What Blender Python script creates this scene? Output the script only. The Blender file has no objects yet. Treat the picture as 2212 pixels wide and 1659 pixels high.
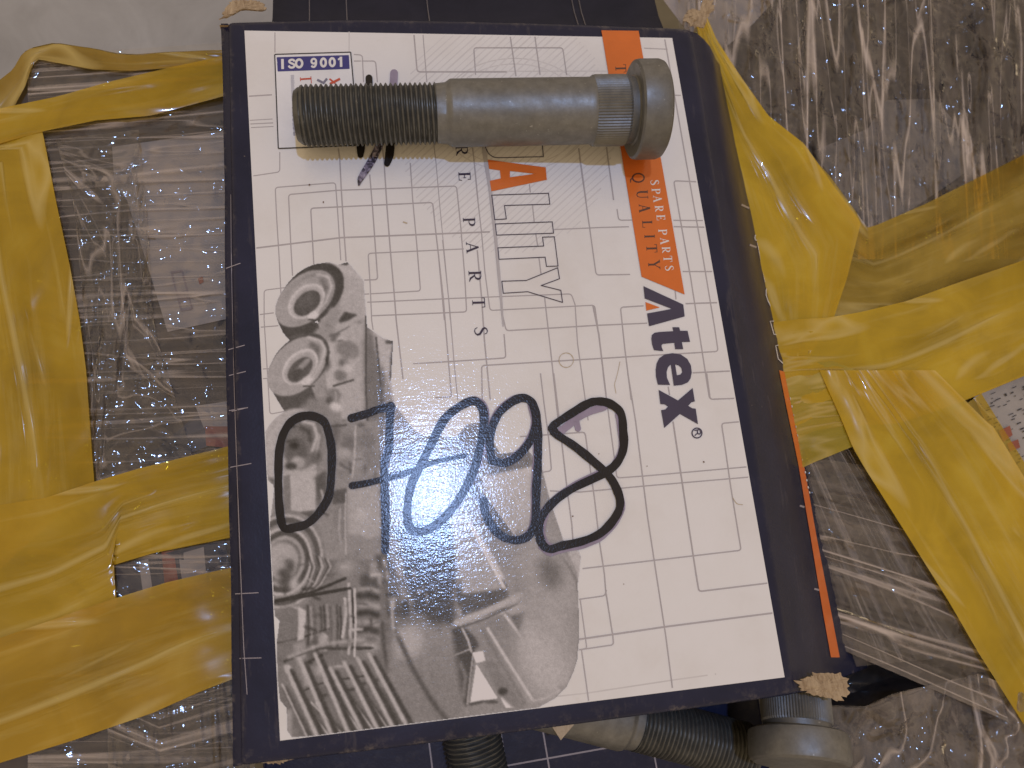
import bpy, bmesh, math, random
import numpy as np
from mathutils import Vector, Matrix, noise
from mathutils.geometry import tessellate_polygon
from mathutils.bvhtree import BVHTree

random.seed(7)
rng = np.random.default_rng(7)
SC = bpy.context.scene
COL = SC.collection

# ------------------------------------------------------------------ camera
CAM = np.array([0.03453766, 0.04711934, 0.26213265])
RWC = np.array([[0.98459242, 0.05556582, -0.16580169],
                [-0.09040985, 0.97336542, -0.21067943],
                [0.14967906, 0.22242348, 0.96339191]])
FPX = 28 / 36 * 2212
cd = bpy.data.cameras.new('camera')
cd.sensor_width = 36; cd.lens = 28; cd.clip_start = 0.01; cd.clip_end = 20
cam = bpy.data.objects.new('camera', cd); COL.objects.link(cam)
M4 = Matrix([[*RWC[0], CAM[0]], [*RWC[1], CAM[1]], [*RWC[2], CAM[2]], [0, 0, 0, 1]])
cam.matrix_world = M4
SC.camera = cam
cd.dof.use_dof = True
cd.dof.focus_distance = 0.275
cd.dof.aperture_fstop = 14

# ------------------------------------------------------------------ light: warm room + one small bluish bulb overhead
w = bpy.data.worlds.new('World'); SC.world = w; w.use_nodes = True
bg = w.node_tree.nodes['Background']
bg.inputs[0].default_value = (1.0, 0.76, 0.49, 1); bg.inputs[1].default_value = 0.545
fl = bpy.data.lights.new('bulb', 'AREA'); fl.shape = 'DISK'; fl.size = 0.05
fl.energy = 8.5; fl.color = (0.36, 0.54, 1.0)
flo = bpy.data.objects.new('bulb', fl); COL.objects.link(flo)
flo.location = (0.110, 0.205, 1.6)
flo.rotation_euler = (Vector((0.085, 0.15, 0)) - flo.location).to_track_quat('-Z', 'Y').to_euler()
vs = SC.view_settings
vs.view_transform = 'Standard'; vs.look = 'None'; vs.exposure = 0.14; vs.gamma = 1
SC.cycles.max_bounces = 10; SC.cycles.transparent_max_bounces = 16

# ------------------------------------------------------------------ helpers
def empty(name, loc, label=None, cat=None, group=None):
    o = bpy.data.objects.new(name, None); COL.objects.link(o); o.location = loc
    o.empty_display_size = 0.01
    if label: o['label'] = label
    if cat: o['category'] = cat
    if group: o['group'] = group
    return o

def link(name, me, mat, parent=None, smooth=True):
    o = bpy.data.objects.new(name, me); COL.objects.link(o)
    if mat: me.materials.append(mat)
    if smooth:
        me.polygons.foreach_set('use_smooth', [True] * len(me.polygons))
    if parent:
        o.parent = parent
        loc = Vector((0, 0, 0)); p = parent
        while p: loc += Vector(p.location); p = p.parent
        o.location = -loc
    return o

def mesh(name, verts, faces):
    me = bpy.data.meshes.new(name); me.from_pydata([tuple(map(float, v)) for v in verts], [], faces); me.update()
    return me

# pixel grid of the survey (2212 x 1659) to points of the place
CR = dict(A=(518.4, 57.6, .26042), B=(518.4, 345.6, .20833), C=(921.6, 518.4, .3125), D=(1123.2, 806.4, .26042),
          E=(1123.2, 1152, .26042), F=(576, 1008, .17358), G=(806.4, 864, .26034), H=(1267.2, 460.8, .31259),
          I=(950.4, 345.6, .24304), J=(1267.2, 57.6, .24304), K=(460.8, 518.4, .23436), L=(518.4, 806.4, .26042),
          M=(518.4, 1209.6, .26042), N=(979.2, 806.4, .26042), O=(979.2, 1152, .26042), P=(1497.6, 403.2, .31248),
          Q=(1555.2, 806.4, .31248), R=(806.4, 1382.4, .3125), S=(1382.4, 1313.3, .37497), T=(979.2, 0, .26042),
          U=(1497.6, 0, .3229), V=(1555.2, 518.4, .29685), W=(1555.2, 921.6, .29685), X=(0, 0, .26042),
          Y=(0, 403.2, .26042), Z=(0, 806.4, .26042), AA=(0, 1226.9, .26042), BB=(403.2, 0, .20832), CC=(1152, 0, .20832), ZZ=(518.4, 518.4, 1.1983))
def cr(k, pts):
    ox, oy, s = CR[k]
    return [(ox + x * s, oy + y * s) for x, y in pts]

def rays(x, y):
    x = np.asarray(x, float); y = np.asarray(y, float)
    d = np.stack([(x - 1106) / FPX, (829.5 - y) / FPX, -np.ones_like(x)], -1)
    return d @ RWC.T
def at(x, y, z):
    d = rays(x, y); k = (z - CAM[2]) / d[..., 2]
    return CAM + k[..., None] * d
def zl(x, y):                               # the lid is very slightly domed
    x = np.asarray(x)
    return -0.0017 * ((x - 0.070) / 0.088) ** 2 - 0.04 * np.sqrt(np.maximum(0.034 - x, 0) ** 2 + 1e-12)   # and creased along the left
def lid_pt(x, y, off=0.0):
    p = at(x, y, 0.0)
    for _ in range(3):
        p = at(x, y, zl(p[..., 0], p[..., 1]) + off)
    return p

# ------------------------------------------------------------------ materials
def new_mat(name):
    m = bpy.data.materials.new(name); m.use_nodes = True
    nt = m.node_tree; b = nt.nodes['Principled BSDF']
    return m, nt, b
def N(nt, t, **kw):
    n = nt.nodes.new(t)
    for k, v in kw.items(): setattr(n, k, v)
    return n
def ramp(nt, fac, stops):
    r = N(nt, 'ShaderNodeValToRGB')
    e = r.color_ramp.elements
    while len(e) < len(stops): e.new(0.5)
    for el, (p, c) in zip(e, stops):
        el.position = p; el.color = (*c, 1) if len(c) == 3 else c
    nt.links.new(fac, r.inputs[0]); return r.outputs[0]
def pos(nt):
    return N(nt, 'ShaderNodeNewGeometry').outputs['Position']
def noise_tex(nt, vec, scale, detail=3, rough=.5, dist=0):
    n = N(nt, 'ShaderNodeTexNoise'); n.inputs['Scale'].default_value = scale; n.inputs['Detail'].default_value = detail
    n.inputs['Roughness'].default_value = rough; n.inputs['Distortion'].default_value = dist
    nt.links.new(vec, n.inputs['Vector']); return n.outputs['Fac']
def mapping(nt, vec, scale=(1, 1, 1), rot=(0, 0, 0)):
    m = N(nt, 'ShaderNodeMapping'); m.inputs['Scale'].default_value = scale; m.inputs['Rotation'].default_value = rot
    nt.links.new(vec, m.inputs['Vector']); return m.outputs[0]
def bump(nt, h, strength, dist, nrm=None):
    b = N(nt, 'ShaderNodeBump'); b.inputs['Strength'].default_value = strength; b.inputs['Distance'].default_value = dist
    nt.links.new(h, b.inputs['Height'])
    if nrm: nt.links.new(nrm, b.inputs['Normal'])
    return b.outputs[0]
def mix(nt, fac, a, b, mode='MIX'):
    m = N(nt, 'ShaderNodeMix'); m.data_type = 'RGBA'; m.blend_type = mode
    for s, v in ((m.inputs[0], fac), (m.inputs[6], a), (m.inputs[7], b)):
        if isinstance(v, (int, float)): s.default_value = v
        elif isinstance(v, tuple): s.default_value = (*v, 1)
        else: nt.links.new(v, s)
    return m.outputs[2]

def varnish(nt, b, rough=0.2, spec=0.5):
    rough = rough * .56
    """embossed varnish shared by everything printed on the lid"""
    p = pos(nt)
    fine = noise_tex(nt, p, 1500, 2, .6)
    mid = noise_tex(nt, mapping(nt, p, (.55, 1.7, 1)), 330, 2, .5)
    n1 = bump(nt, fine, 0.60, 0.00008)
    n2 = bump(nt, mid, 0.50, 0.00010, n1)
    nt.links.new(n2, b.inputs['Normal'])
    b.inputs['Roughness'].default_value = rough
    b.inputs['Specular IOR Level'].default_value = spec

def print_mat(name, col, rough=0.2, var=0.06, spec=0.5):
    m, nt, b = new_mat(name)
    p = pos(nt)
    n = noise_tex(nt, p, 90, 5, .6)
    lo = tuple(c * (1 - var) for c in col); hi = tuple(min(1, c * (1 + var)) for c in col)
    c = ramp(nt, n, [(.3, lo), (.7, hi)])
    nt.links.new(c, b.inputs['Base Color'])
    varnish(nt, b, rough, spec)
    return m

def paper_mat():
    m, nt, b = new_mat('printed_paper')
    p = pos(nt)
    c = ramp(nt, noise_tex(nt, p, 25, 6, .65), [(.25, (.70, .66, .60)), (.5, (.76, .73, .68)), (.8, (.79, .76, .72))])
    st = noise_tex(nt, p, 60, 6, .75, .6)                      # a few brownish smudges
    c = mix(nt, ramp(nt, st, [(.66, (0, 0, 0)), (.80, (.35, .35, .35))]), c, (.52, .42, .28))
    nt.links.new(c, b.inputs['Base Color'])
    varnish(nt, b, .2)
    return m
def navy_mat(name='navy_card', worn=1.0):
    m, nt, b = new_mat(name)
    p = pos(nt)
    c = ramp(nt, noise_tex(nt, p, 45, 6, .65), [(.3, (.008, .0105, .030)), (.7, (.017, .019, .046))])
    scuff = noise_tex(nt, mapping(nt, p, (260, 40, 260)), 1.0, 4, .7)
    c = mix(nt, ramp(nt, scuff, [(.60, (0, 0, 0)), (.78, (.30 * worn,) * 3)]), c, (.16, .135, .12))
    chip = noise_tex(nt, p, 330, 3, .7)
    c = mix(nt, ramp(nt, chip, [(.73, (0, 0, 0)), (.78, (.7 * worn,) * 3)]), c, (.30, .25, .19))
    pt_ = N(nt, 'ShaderNodeNewGeometry').outputs['Pointiness']
    wf = mix(nt, 1.0, ramp(nt, pt_, [(.508, (0, 0, 0)), (.54, (1, 1, 1))]), ramp(nt, noise_tex(nt, p, 210, 5, .75), [(.52, (0, 0, 0)), (.66, (.45 * worn,) * 3)]), 'MULTIPLY')
    c = mix(nt, wf, c, (.20, .165, .135))
    nt.links.new(c, b.inputs['Base Color'])
    fine = noise_tex(nt, p, 1300, 2, .6)
    nt.links.new(bump(nt, fine, .5, .00008, bump(nt, noise_tex(nt, p, 90, 3, .5), .5, .0004)), b.inputs['Normal'])
    b.inputs['Roughness'].default_value = .27; b.inputs['Specular IOR Level'].default_value = .32
    return m
def card_mat(name='raw_cardboard', c0=(.26, .175, .095), c1=(.50, .375, .22)):
    m, nt, b = new_mat(name)
    p = pos(nt)
    fib = noise_tex(nt, mapping(nt, p, (1, .22, 1), (0, 0, .5)), 650, 5, .7, .8)
    nt.links.new(ramp(nt, fib, [(.3, c0), (.7, c1)]), b.inputs['Base Color'])
    nt.links.new(bump(nt, fib, .6, .0004), b.inputs['Normal'])
    b.inputs['Roughness'].default_value = .9
    return m
def steel_mat(name, dark=False):
    m, nt, b = new_mat(name)
    p = pos(nt)
    n = noise_tex(nt, p, 260, 6, .7)
    n2 = noise_tex(nt, p, 40, 4, .6)
    a, c_ = ((.085, .083, .072), (.165, .162, .142)) if dark else ((.150, .146, .132), (.235, .230, .210))
    c = ramp(nt, n, [(.3, a), (.7, c_)])
    c = mix(nt, ramp(nt, n2, [(.4, (0, 0, 0)), (.75, (.45, .45, .45))]), c, tuple(v * .72 for v in a))
    nt.links.new(c, b.inputs['Base Color'])
    nt.links.new(bump(nt, noise_tex(nt, p, 1800, 3, .6), .45, .00008), b.inputs['Normal'])
    b.inputs['Metallic'].default_value = .55
    nt.links.new(ramp(nt, noise_tex(nt, p, 150, 5, .7), [(.3, (.38,) * 3), (.7, (.58,) * 3)]), b.inputs['Roughness'])
    nick = noise_tex(nt, p, 620, 2, .6)
    c = mix(nt, ramp(nt, nick, [(.70, (0, 0, 0)), (.76, (.6, .6, .6))]), c, tuple(v * 1.9 for v in c_))
    nt.links.new(c, b.inputs['Base Color'])
    return m
def tape_mat(name, col=(.60, .36, .015), clear=.28, scale=(1, 1, 1), wr=1.0):
    """yellow translucent packing tape"""
    m, nt, b = new_mat(name)
    uv = N(nt, 'ShaderNodeUVMap').outputs[0]; p = pos(nt)
    streak = noise_tex(nt, mapping(nt, uv, (14, 150, 1)), 1.0, 5, .6, .4)
    blotch = noise_tex(nt, p, 34, 4, .6, .8)
    c = ramp(nt, blotch, [(.3, tuple(v * .78 for v in col)), (.55, col), (.8, (min(1, col[0] * 1.13), col[1] * 1.22, col[2] * 2.5 + .01))])
    c = mix(nt, ramp(nt, streak, [(.50, (0, 0, 0)), (.72, (.45, .45, .45))]), c, (.70, .52, .14))  # light streaks put into the tape colour
    cre = noise_tex(nt, mapping(nt, uv, (7, 34, 1)), 1.0, 3, .5, 1.2)
    c = mix(nt, ramp(nt, cre, [(.475, (0, 0, 0)), (.5, (.6, .6, .6)), (.525, (0, 0, 0))]), c, (.72, .54, .17))  # thin highlight lines along creases, painted in as pale colour
    nt.links.new(c, b.inputs['Base Color'])
    h1 = noise_tex(nt, mapping(nt, uv, (4, 60, 1)), 1.0, 2, .4, .5)
    h2 = noise_tex(nt, p, 30, 1, .4, .8)
    hc = ramp(nt, cre, [(.46, (0, 0, 0)), (.5, (1, 1, 1)), (.54, (0, 0, 0))])
    h3 = noise_tex(nt, mapping(nt, uv, (30, 95, 1)), 1.0, 1, .4, .8)
    n0 = bump(nt, hc, .7 * wr, .0006); n1 = bump(nt, h1, .6 * wr, .0020, bump(nt, h3, .6, .0007, n0)); n2 = bump(nt, h2, .3 * wr, .0018, n1)
    nt.links.new(n2, b.inputs['Normal'])
    b.inputs['Roughness'].default_value = .22
    b.inputs['Coat Weight'].default_value = .5; b.inputs['Coat Roughness'].default_value = .04
    nt.links.new(n2, b.inputs['Coat Normal'])
    tr = N(nt, 'ShaderNodeBsdfTransparent'); tr.inputs[0].default_value = (1.0, .72, .12, 1)
    mx = N(nt, 'ShaderNodeMixShader')
    f = ramp(nt, noise_tex(nt, mapping(nt, uv, (12, 40, 1)), 1.0, 3, .5, .4), [(.35, (clear * .55,) * 3), (.7, (min(1, clear * 1.5),) * 3)])
    nt.links.new(f, mx.inputs[0]); nt.links.new(b.outputs[0], mx.inputs[1]); nt.links.new(tr.outputs[0], mx.inputs[2])
    nt.links.new(mx.outputs[0], nt.nodes['Material Output'].inputs[0])
    return m
def film_mat(name, fu=10, fv=160, haze=.32, amp=1.0, iso=.3):
    """clear stretch film, hazy where the folds pile up"""
    m, nt, b = new_mat(name)
    uv = N(nt, 'ShaderNodeUVMap').outputs[0]; p = pos(nt)
    s1 = noise_tex(nt, mapping(nt, uv, (fu, fv, 1)), 1.0, 5, .65, .8)
    s2 = noise_tex(nt, mapping(nt, uv, (fu * 2.2, fv * .45, 1)), 1.0, 4, .6, 1.5)
    s3 = noise_tex(nt, p, 95, 5, .65, 1.5)
    b1 = noise_tex(nt, mapping(nt, uv, (fu * 1.6, fv * .5, 1)), 1.0, 1, .4, .6)
    b2 = noise_tex(nt, p, 85, 1, .4, 1.2)
    b3 = noise_tex(nt, mapping(nt, uv, (fu * 2.5, fv * 1.3, 1)), 1.0, 1, .4, .4)
    n0 = bump(nt, b3, .9, .0009 * amp)
    n1 = bump(nt, b1, .9, .0026 * amp, n0); n3 = bump(nt, b2, .9, .0036 * iso, n1)
    df = N(nt, 'ShaderNodeBsdfDiffuse'); df.inputs[0].default_value = (.52, .43, .345, 1)
    gl = N(nt, 'ShaderNodeBsdfGlossy'); gl.inputs['Roughness'].default_value = .075; gl.inputs[0].default_value = (1, 1, 1, 1)
    tr = N(nt, 'ShaderNodeBsdfTransparent'); tr.inputs[0].default_value = (.93, .92, .90, 1)
    for n in (df, gl): nt.links.new(n3, n.inputs['Normal'])
    mul = N(nt, 'ShaderNodeMath', operation='ADD'); mul.use_clamp = True
    thin = ramp(nt, noise_tex(nt, mapping(nt, uv, (fu * .45, fv * .42, 1)), 1.0, 2, .5, .25), [(.482, (0,) * 3), (.5, (min(1, 2.1 * haze),) * 3), (.512, (0,) * 3)])
    thin = mix(nt, 1.0, thin, ramp(nt, noise_tex(nt, mapping(nt, uv, (fu * .9, fv * .9, 1)), 1.0, 2, .5, .5), [(.48, (0,) * 3), (.5, (min(1, 1.5 * haze),) * 3), (.515, (0,) * 3)]), 'ADD')
    thin2 = ramp(nt, noise_tex(nt, mapping(nt, p, (38, 38, 38)), 1.0, 3, .6, 1.5), [(.482, (0,) * 3), (.5, (.8 * haze,) * 3), (.53, (0,) * 3)])
    broad = ramp(nt, s2, [(.32, (.12 * haze,) * 3), (.72, (.48 * haze,) * 3)])
    fine_ = ramp(nt, s1, [(.48, (0,) * 3), (.75, (.45 * haze,) * 3)])
    nt.links.new(mix(nt, .25, thin, thin2, 'ADD'), mul.inputs[0])
    nt.links.new(mix(nt, 1.0, broad, fine_, 'ADD'), mul.inputs[1])
    m1 = N(nt, 'ShaderNodeMixShader'); nt.links.new(mul.outputs[0], m1.inputs[0])
    nt.links.new(tr.outputs[0], m1.inputs[1]); nt.links.new(df.outputs[0], m1.inputs[2])
    fr = N(nt, 'ShaderNodeFresnel'); fr.inputs[0].default_value = 1.5; fr.inputs[0].default_value = 1.42; nt.links.new(n3, fr.inputs['Normal'])
    m2 = N(nt, 'ShaderNodeMixShader'); nt.links.new(fr.outputs[0], m2.inputs[0])
    nt.links.new(m1.outputs[0], m2.inputs[1]); nt.links.new(gl.outputs[0], m2.inputs[2])
    nt.links.new(m2.outputs[0], nt.nodes['Material Output'].inputs[0])
    return m
def plain(name, stops, scale=60, rough=.8, bumpd=.0003, rot=0, sc=(1, 1, 1), det=6):
    m, nt, b = new_mat(name)
    p = pos(nt)
    n = noise_tex(nt, mapping(nt, p, sc, (0, 0, rot)), scale, det, .65, .6)
    nt.links.new(ramp(nt, n, stops), b.inputs['Base Color'])
    nt.links.new(bump(nt, n, .5, bumpd), b.inputs['Normal'])
    b.inputs['Roughness'].default_value = rough
    return m

MAT = {}
MAT['paper'] = paper_mat()
MAT['navy'] = navy_mat()
MAT['navy_low'] = navy_mat('navy_card_low', .2)
MAT['card'] = card_mat()
MAT['line'] = print_mat('grey_line_ink', (.43, .39, .375))
MAT['linef'] = print_mat('faint_line_ink', (.62, .585, .545))
MAT['hatch'] = print_mat('hatch_ink', (.665, .63, .59))
MAT['ink'] = print_mat('navy_ink', (.045, .035, .065))
MAT['black'] = print_mat('black_ink', (.045, .04, .04))
MAT['blue'] = print_mat('blue_ink', (.045, .045, .19))
MAT['orange'] = print_mat('orange_ink', (.66, .155, .028))
MAT['white'] = print_mat('white_ink', (.74, .71, .66))
MAT['red'] = print_mat('red_ink', (.55, .09, .05))
MAT['brown'] = print_mat('brown_ink', (.10, .045, .035))
MAT['marker'] = print_mat('marker_ink', (.020, .017, .016), .34, .25, .28)
MAT['ghost'] = print_mat('faded_marker_ink', (.30, .25, .32), .2, .22)
MAT['stain'] = print_mat('brown_stain', (.50, .41, .28))
MAT['steel'] = steel_mat('phosphated_steel')
MAT['steeld'] = steel_mat('thread_steel', True)
MAT['shade_card'] = plain('shaded_navy_card', [(.3, (.008, .008, .016)), (.7, (.016, .015, .026))], 60, .95)  # navy card for the end flap, its shade darkened into the colour
MAT['dim'] = print_mat('dim_rule', (.10, .09, .10), .5)
MAT['pale'] = print_mat('pale_rule', (.33, .29, .30), .35)

# ------------------------------------------------------------------ flat print helpers
def refine(bm, lim):
    for _ in range(7):
        es = [e for e in bm.edges if e.calc_length() > lim]
        if not es: break
        bmesh.ops.subdivide_edges(bm, edges=es, cuts=1)
        bmesh.ops.triangulate(bm, faces=[f for f in bm.faces if len(f.verts) > 3])

class Print:
    """collects flat shapes on the lid; each sits a few microns above the last"""
    def __init__(s, base, step=2e-6):
        s.v = []; s.f = []; s.off = base; s.step = step
    def tri(s, loops, off=None):                       # loops of (x, y) pixels -> triangles on the lid
        L = []
        for lp in loops:
            q = at(np.array([a[0] for a in lp]), np.array([a[1] for a in lp]), 0.0)
            L.append([Vector(p) for p in q])
        flat = [p for l in L for p in l]
        t = tessellate_polygon(L)
        bm = bmesh.new()
        vs_ = [bm.verts.new((p.x, p.y, 0)) for p in flat]
        for a in t:
            try: bm.faces.new([vs_[i] for i in a])
            except ValueError: pass
        refine(bm, .007)
        bm.normal_update()
        bm.verts.ensure_lookup_table(); bm.verts.index_update()
        o = len(s.v)
        h = s.off if off is None else off
        for v in bm.verts:
            z = float(zl(v.co.x, v.co.y)) + h
            # slide along the view ray so the survey position is kept
            d = np.array(v.co) - CAM; k = (z - CAM[2]) / d[2]; p = CAM + k * d
            s.v.append(tuple(p))
        for f in bm.faces:
            ix = [v.index + o for v in f.verts]
            if f.normal.z < 0: ix.reverse()
            s.f.append(ix)
        bm.free()
        s.off += s.step
    def line(s, pts, wd, closed=False, caps=False, rise=0.0):
        pts = [np.array(p, float) for p in pts]
        if np.ndim(wd) == 0: wd = [wd] * len(pts)
        # densify
        P2, W2 = [], []
        n = len(pts)
        for i in range(n - 1):
            d = np.linalg.norm(pts[i + 1] - pts[i]); k = max(1, int(d / 30))
            for j in range(k):
                t = j / k; P2.append(pts[i] * (1 - t) + pts[i + 1] * t); W2.append(wd[i] * (1 - t) + wd[i + 1] * t)
        P2.append(pts[-1]); W2.append(wd[-1])
        n = len(P2)
        if n < 2: return
        lft, rgt = [], []
        for i in range(n):
            if closed and np.allclose(P2[0], P2[-1]):
                a = P2[i - 1] if i > 0 else P2[-2]; b = P2[i + 1] if i < n - 1 else P2[1]
            else:
                a = P2[max(0, i - 1)]; b = P2[min(n - 1, i + 1)]
            t0 = P2[i] - a; t1 = b - P2[i]
            t0 = t0 / (np.linalg.norm(t0) + 1e-9); t1 = t1 / (np.linalg.norm(t1) + 1e-9)
            if np.linalg.norm(P2[i] - a) < 1e-6: t0 = t1
            if np.linalg.norm(b - P2[i]) < 1e-6: t1 = t0
            t = t0 + t1; t = t / (np.linalg.norm(t) + 1e-9)
            nn = np.array([-t[1], t[0]]); c = max(.5, float(nn @ np.array([-t0[1], t0[0]])))
            hw = W2[i] / 2 / c
            lft.append(P2[i] + nn * hw); rgt.append(P2[i] - nn * hw)
        o = len(s.v)
        offs = [s.off + rise * i / n for i in range(n)]
        for i in range(n):
            for q in (lft[i], rgt[i]):
                s.v.append(tuple(lid_pt(q[0], q[1], offs[i])))
        for i in range(n - 1):
            s.f.append([o + 2 * i, o + 2 * i + 1, o + 2 * i + 3, o + 2 * i + 2])
        s.off += s.step
        if caps:
            for c, r, h, q in ((P2[0], W2[0] / 2, offs[0] - 1.2e-6, P2[1]), (P2[-1], W2[-1] / 2, offs[-1] + 1.2e-6, P2[-2])):
                d = c - q; a0 = math.atan2(d[1], d[0])
                o = len(s.v)
                arc = [c + r * np.array([math.cos(a0 - math.pi / 2 + math.pi * j / 8), math.sin(a0 - math.pi / 2 + math.pi * j / 8)]) for j in range(9)]
                for q2 in arc: s.v.append(tuple(lid_pt(q2[0], q2[1], h)))
                s.f.append(list(range(o, o + 9)))
    def build(s, name, mat, parent):
        me = mesh(name, s.v, s.f)
        bm = bmesh.new(); bm.from_mesh(me)
        bm.normal_update()
        fl_ = [f for f in bm.faces if f.normal.z < 0]
        bmesh.ops.reverse_faces(bm, faces=fl_)
        bm.to_mesh(me); bm.free()
        o = link(name, me, MAT[mat] if isinstance(mat, str) else mat, parent)
        return o

def rounded(pts, r):
    out = [np.array(pts[0], float)]
    for i in range(1, len(pts) - 1):
        a, b, c = (np.array(pts[j], float) for j in (i - 1, i, i + 1))
        d0 = (a - b); d1 = (c - b); l0 = np.linalg.norm(d0); l1 = np.linalg.norm(d1)
        cosang = abs(d0 @ d1) / (l0 * l1 + 1e-9)
        if cosang > .6: out.append(b); continue
        q = min(r, l0 / 2, l1 / 2)
        p0 = b + d0 / l0 * q; p1 = b + d1 / l1 * q
        for j in range(7):
            t = j / 6; out.append((1 - t) ** 2 * p0 + 2 * t * (1 - t) * b + t * t * p1)
    out.append(np.array(pts[-1], float)); return out
def smooth(pts, n=6, closed=False):
    P = [np.array(p, float) for p in pts]
    if closed: P = P[:-1]
    m = len(P); out = []
    rngi = range(m) if closed else range(m - 1)
    g = (lambda i: P[i % m]) if closed else (lambda i: P[min(max(i, 0), m - 1)])
    for i in rngi:
        p0, p1, p2, p3 = g(i - 1), g(i), g(i + 1), g(i + 2)
        for j in range(n):
            t = j / n
            out.append(.5 * (2 * p1 + (p2 - p0) * t + (2 * p0 - 5 * p1 + 4 * p2 - p3) * t * t + (3 * p1 - p0 - 3 * p2 + p3) * t ** 3))
    out.append(out[0] if closed else P[-1]); return out
def ring(cx, cy, rx, ry, n=28, a0=0, a1=360, rot=0):
    o = []
    for i in range(n + 1):
        a = math.radians(a0 + (a1 - a0) * i / n); x, y = rx * math.cos(a), ry * math.sin(a)
        c, s_ = math.cos(math.radians(rot)), math.sin(math.radians(rot))
        o.append((cx + x * c - y * s_, cy + x * s_ + y * c))
    return o

# ------------------------------------------------------------------ floor
FLOOR_Z = -0.150
me = mesh('floor', [(-1.2, -1.0, FLOOR_Z), (1.4, -1.0, FLOOR_Z), (1.4, 1.6, FLOOR_Z), (-1.2, 1.6, FLOOR_Z)], [[0, 1, 2, 3]])
fo = link('floor', me, plain('concrete_floor', [(.3, (.30, .285, .255)), (.7, (.42, .405, .37))], 22, .8, .0006), smooth=False)
fo['kind'] = 'structure'

# ------------------------------------------------------------------ the parts box: folded card shell
XL, XR, YB, YT = -0.0113, 0.1658, -0.0065, 0.2465
box = empty('parts_box', (0.077, 0.12, -0.057), 'navy and white spare parts carton with 07098 in marker on its lid', 'box')
def right_wall_x(y):                          # foot of the splayed right wall
    t = (y - YB) / (YT - YB); return .1955 * (1 - t) + .1848 * t
ys = [YB, YB + .0004, YB + .0012, YB + .0025] + list(np.linspace(YB + .008, YT - .008, 22)) + [YT - .0025, YT - .0012, YT - .0004, YT]
def end_drop(y):
    d = min(y - YB, YT - y); r = .0022
    return -(r - math.sqrt(max(0, r * r - (r - d) ** 2))) if d < r else 0.0
rows = []
for y in ys:
    pr = []
    wav = .0002 * math.sin(y * 40) + .0001 * math.sin(y * 143 + 1)
    pr += [(-.0155 + wav, -.057), (-.0155 + wav, -.030), (-.0156 + wav, -.018), (-.0153 + wav, -.010), (-.0145 + wav, -.0052)]
    for a in (75, 55, 35, 15, 3):
        r = .0026; pr.append((XL + r - .001 - r * math.sin(math.radians(a)) + wav * .4, -r + r * math.cos(math.radians(a)) + float(zl(XL + .003, y)) - .0001))
    for x in sorted(list(np.linspace(XL + .005, XR - .005, 30)) + [.0335, .034, .0345]): pr.append((float(x), 0.0))
    xr = right_wall_x(y)
    for a in (3, 12, 24, 36, 44):
        r = .0042; pr.append((XR - .003 + r * math.sin(math.radians(a)) * 1.2 + wav, -r + r * math.cos(math.radians(a)) + float(zl(XR - .003, y)) - .0001))
    x0, z0 = pr[-1]
    for t in (.15, .35, .6, .85, 1.0):
        bul = .0012 * math.sin(math.pi * t)
        pr.append((x0 + (xr - x0) * t + bul, z0 + (-.0225 - z0) * t + bul * .8))
    pr += [(xr + (xr - x0) / .0205 * .006, -.0285), (xr + (xr - x0) / .0205 * .012, -.0345), (xr + (xr - x0) / .0205 * .012, -.042), (xr, -.057)]
    rw = []
    for i, (x, z) in enumerate(pr):
        top = z > -.005
        rw.append((x, y, z + (float(zl(x, y)) if z == 0.0 else 0) + (end_drop(y) if top else 0)))
    rows.append(rw)
nv = len(rows[0]); V = [v for r in rows for v in r]
Fc = [[i * nv + j, i * nv + j + 1, (i + 1) * nv + j + 1, (i + 1) * nv + j] for i in range(len(rows) - 1) for j in range(nv - 1)]
me = mesh('lid', V, Fc)
lid = link('lid', me, MAT['navy'], box)
sol = lid.modifiers.new('card', 'SOLIDIFY'); sol.thickness = .0007; sol.offset = -1; sol.material_offset = 1; me.materials.append(MAT['card'])
bm = bmesh.new(); bm.from_mesh(me); bm.normal_update()
if sum(f.normal.z for f in bm.faces if abs(f.normal.z) > .5) < 0:
    bmesh.ops.reverse_faces(bm, faces=bm.faces[:]); bm.to_mesh(me)
BVH = BVHTree.FromBMesh(bm); bm.free()
# tray walls
me = mesh('end_wall', [(-.0150, YT - .0015, -.004), (.163, YT - .0015, -.004), (.182, YT - .0015, -.0225), (.182, YT - .0015, -.057), (-.0150, YT - .0015, -.057)], [[0, 1, 2, 3, 4]])
link('end_wall', me, MAT['card'], box, False)
me = mesh('base', [(-.0150, YB + .002, -.0564), (.183, YB + .002, -.0564), (.183, YT - .003, -.0564), (-.0150, YT - .003, -.0564)], [[0, 1, 2, 3]])
link('base', me, MAT['card'], box, False)

# white printed panel
PC = [(528, 66), (1452, 82), (1695, 1463), (605, 1600)]
pcw = at(np.array([p[0] for p in PC]), np.array([p[1] for p in PC]), 0.0)
nx, ny = 44, 64
V = []
for j in range(ny + 1):
    for i in range(nx + 1):
        u, v = i / nx, j / ny
        p = (pcw[0] * (1 - u) + pcw[1] * u) * (1 - v) + (pcw[3] * (1 - u) + pcw[2] * u) * v
        z = float(zl(p[0], p[1])) + .00004; d = p - CAM
        V.append(tuple(CAM + d * ((z - CAM[2]) / d[2])))
Fc = [[j * (nx + 1) + i, (j + 1) * (nx + 1) + i, (j + 1) * (nx + 1) + i + 1, j * (nx + 1) + i + 1] for j in range(ny) for i in range(nx)]
panel = link('printed_panel', mesh('printed_panel', V, Fc), MAT['paper'], box)
panel['label'] = 'white printed panel of the lid'

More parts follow.
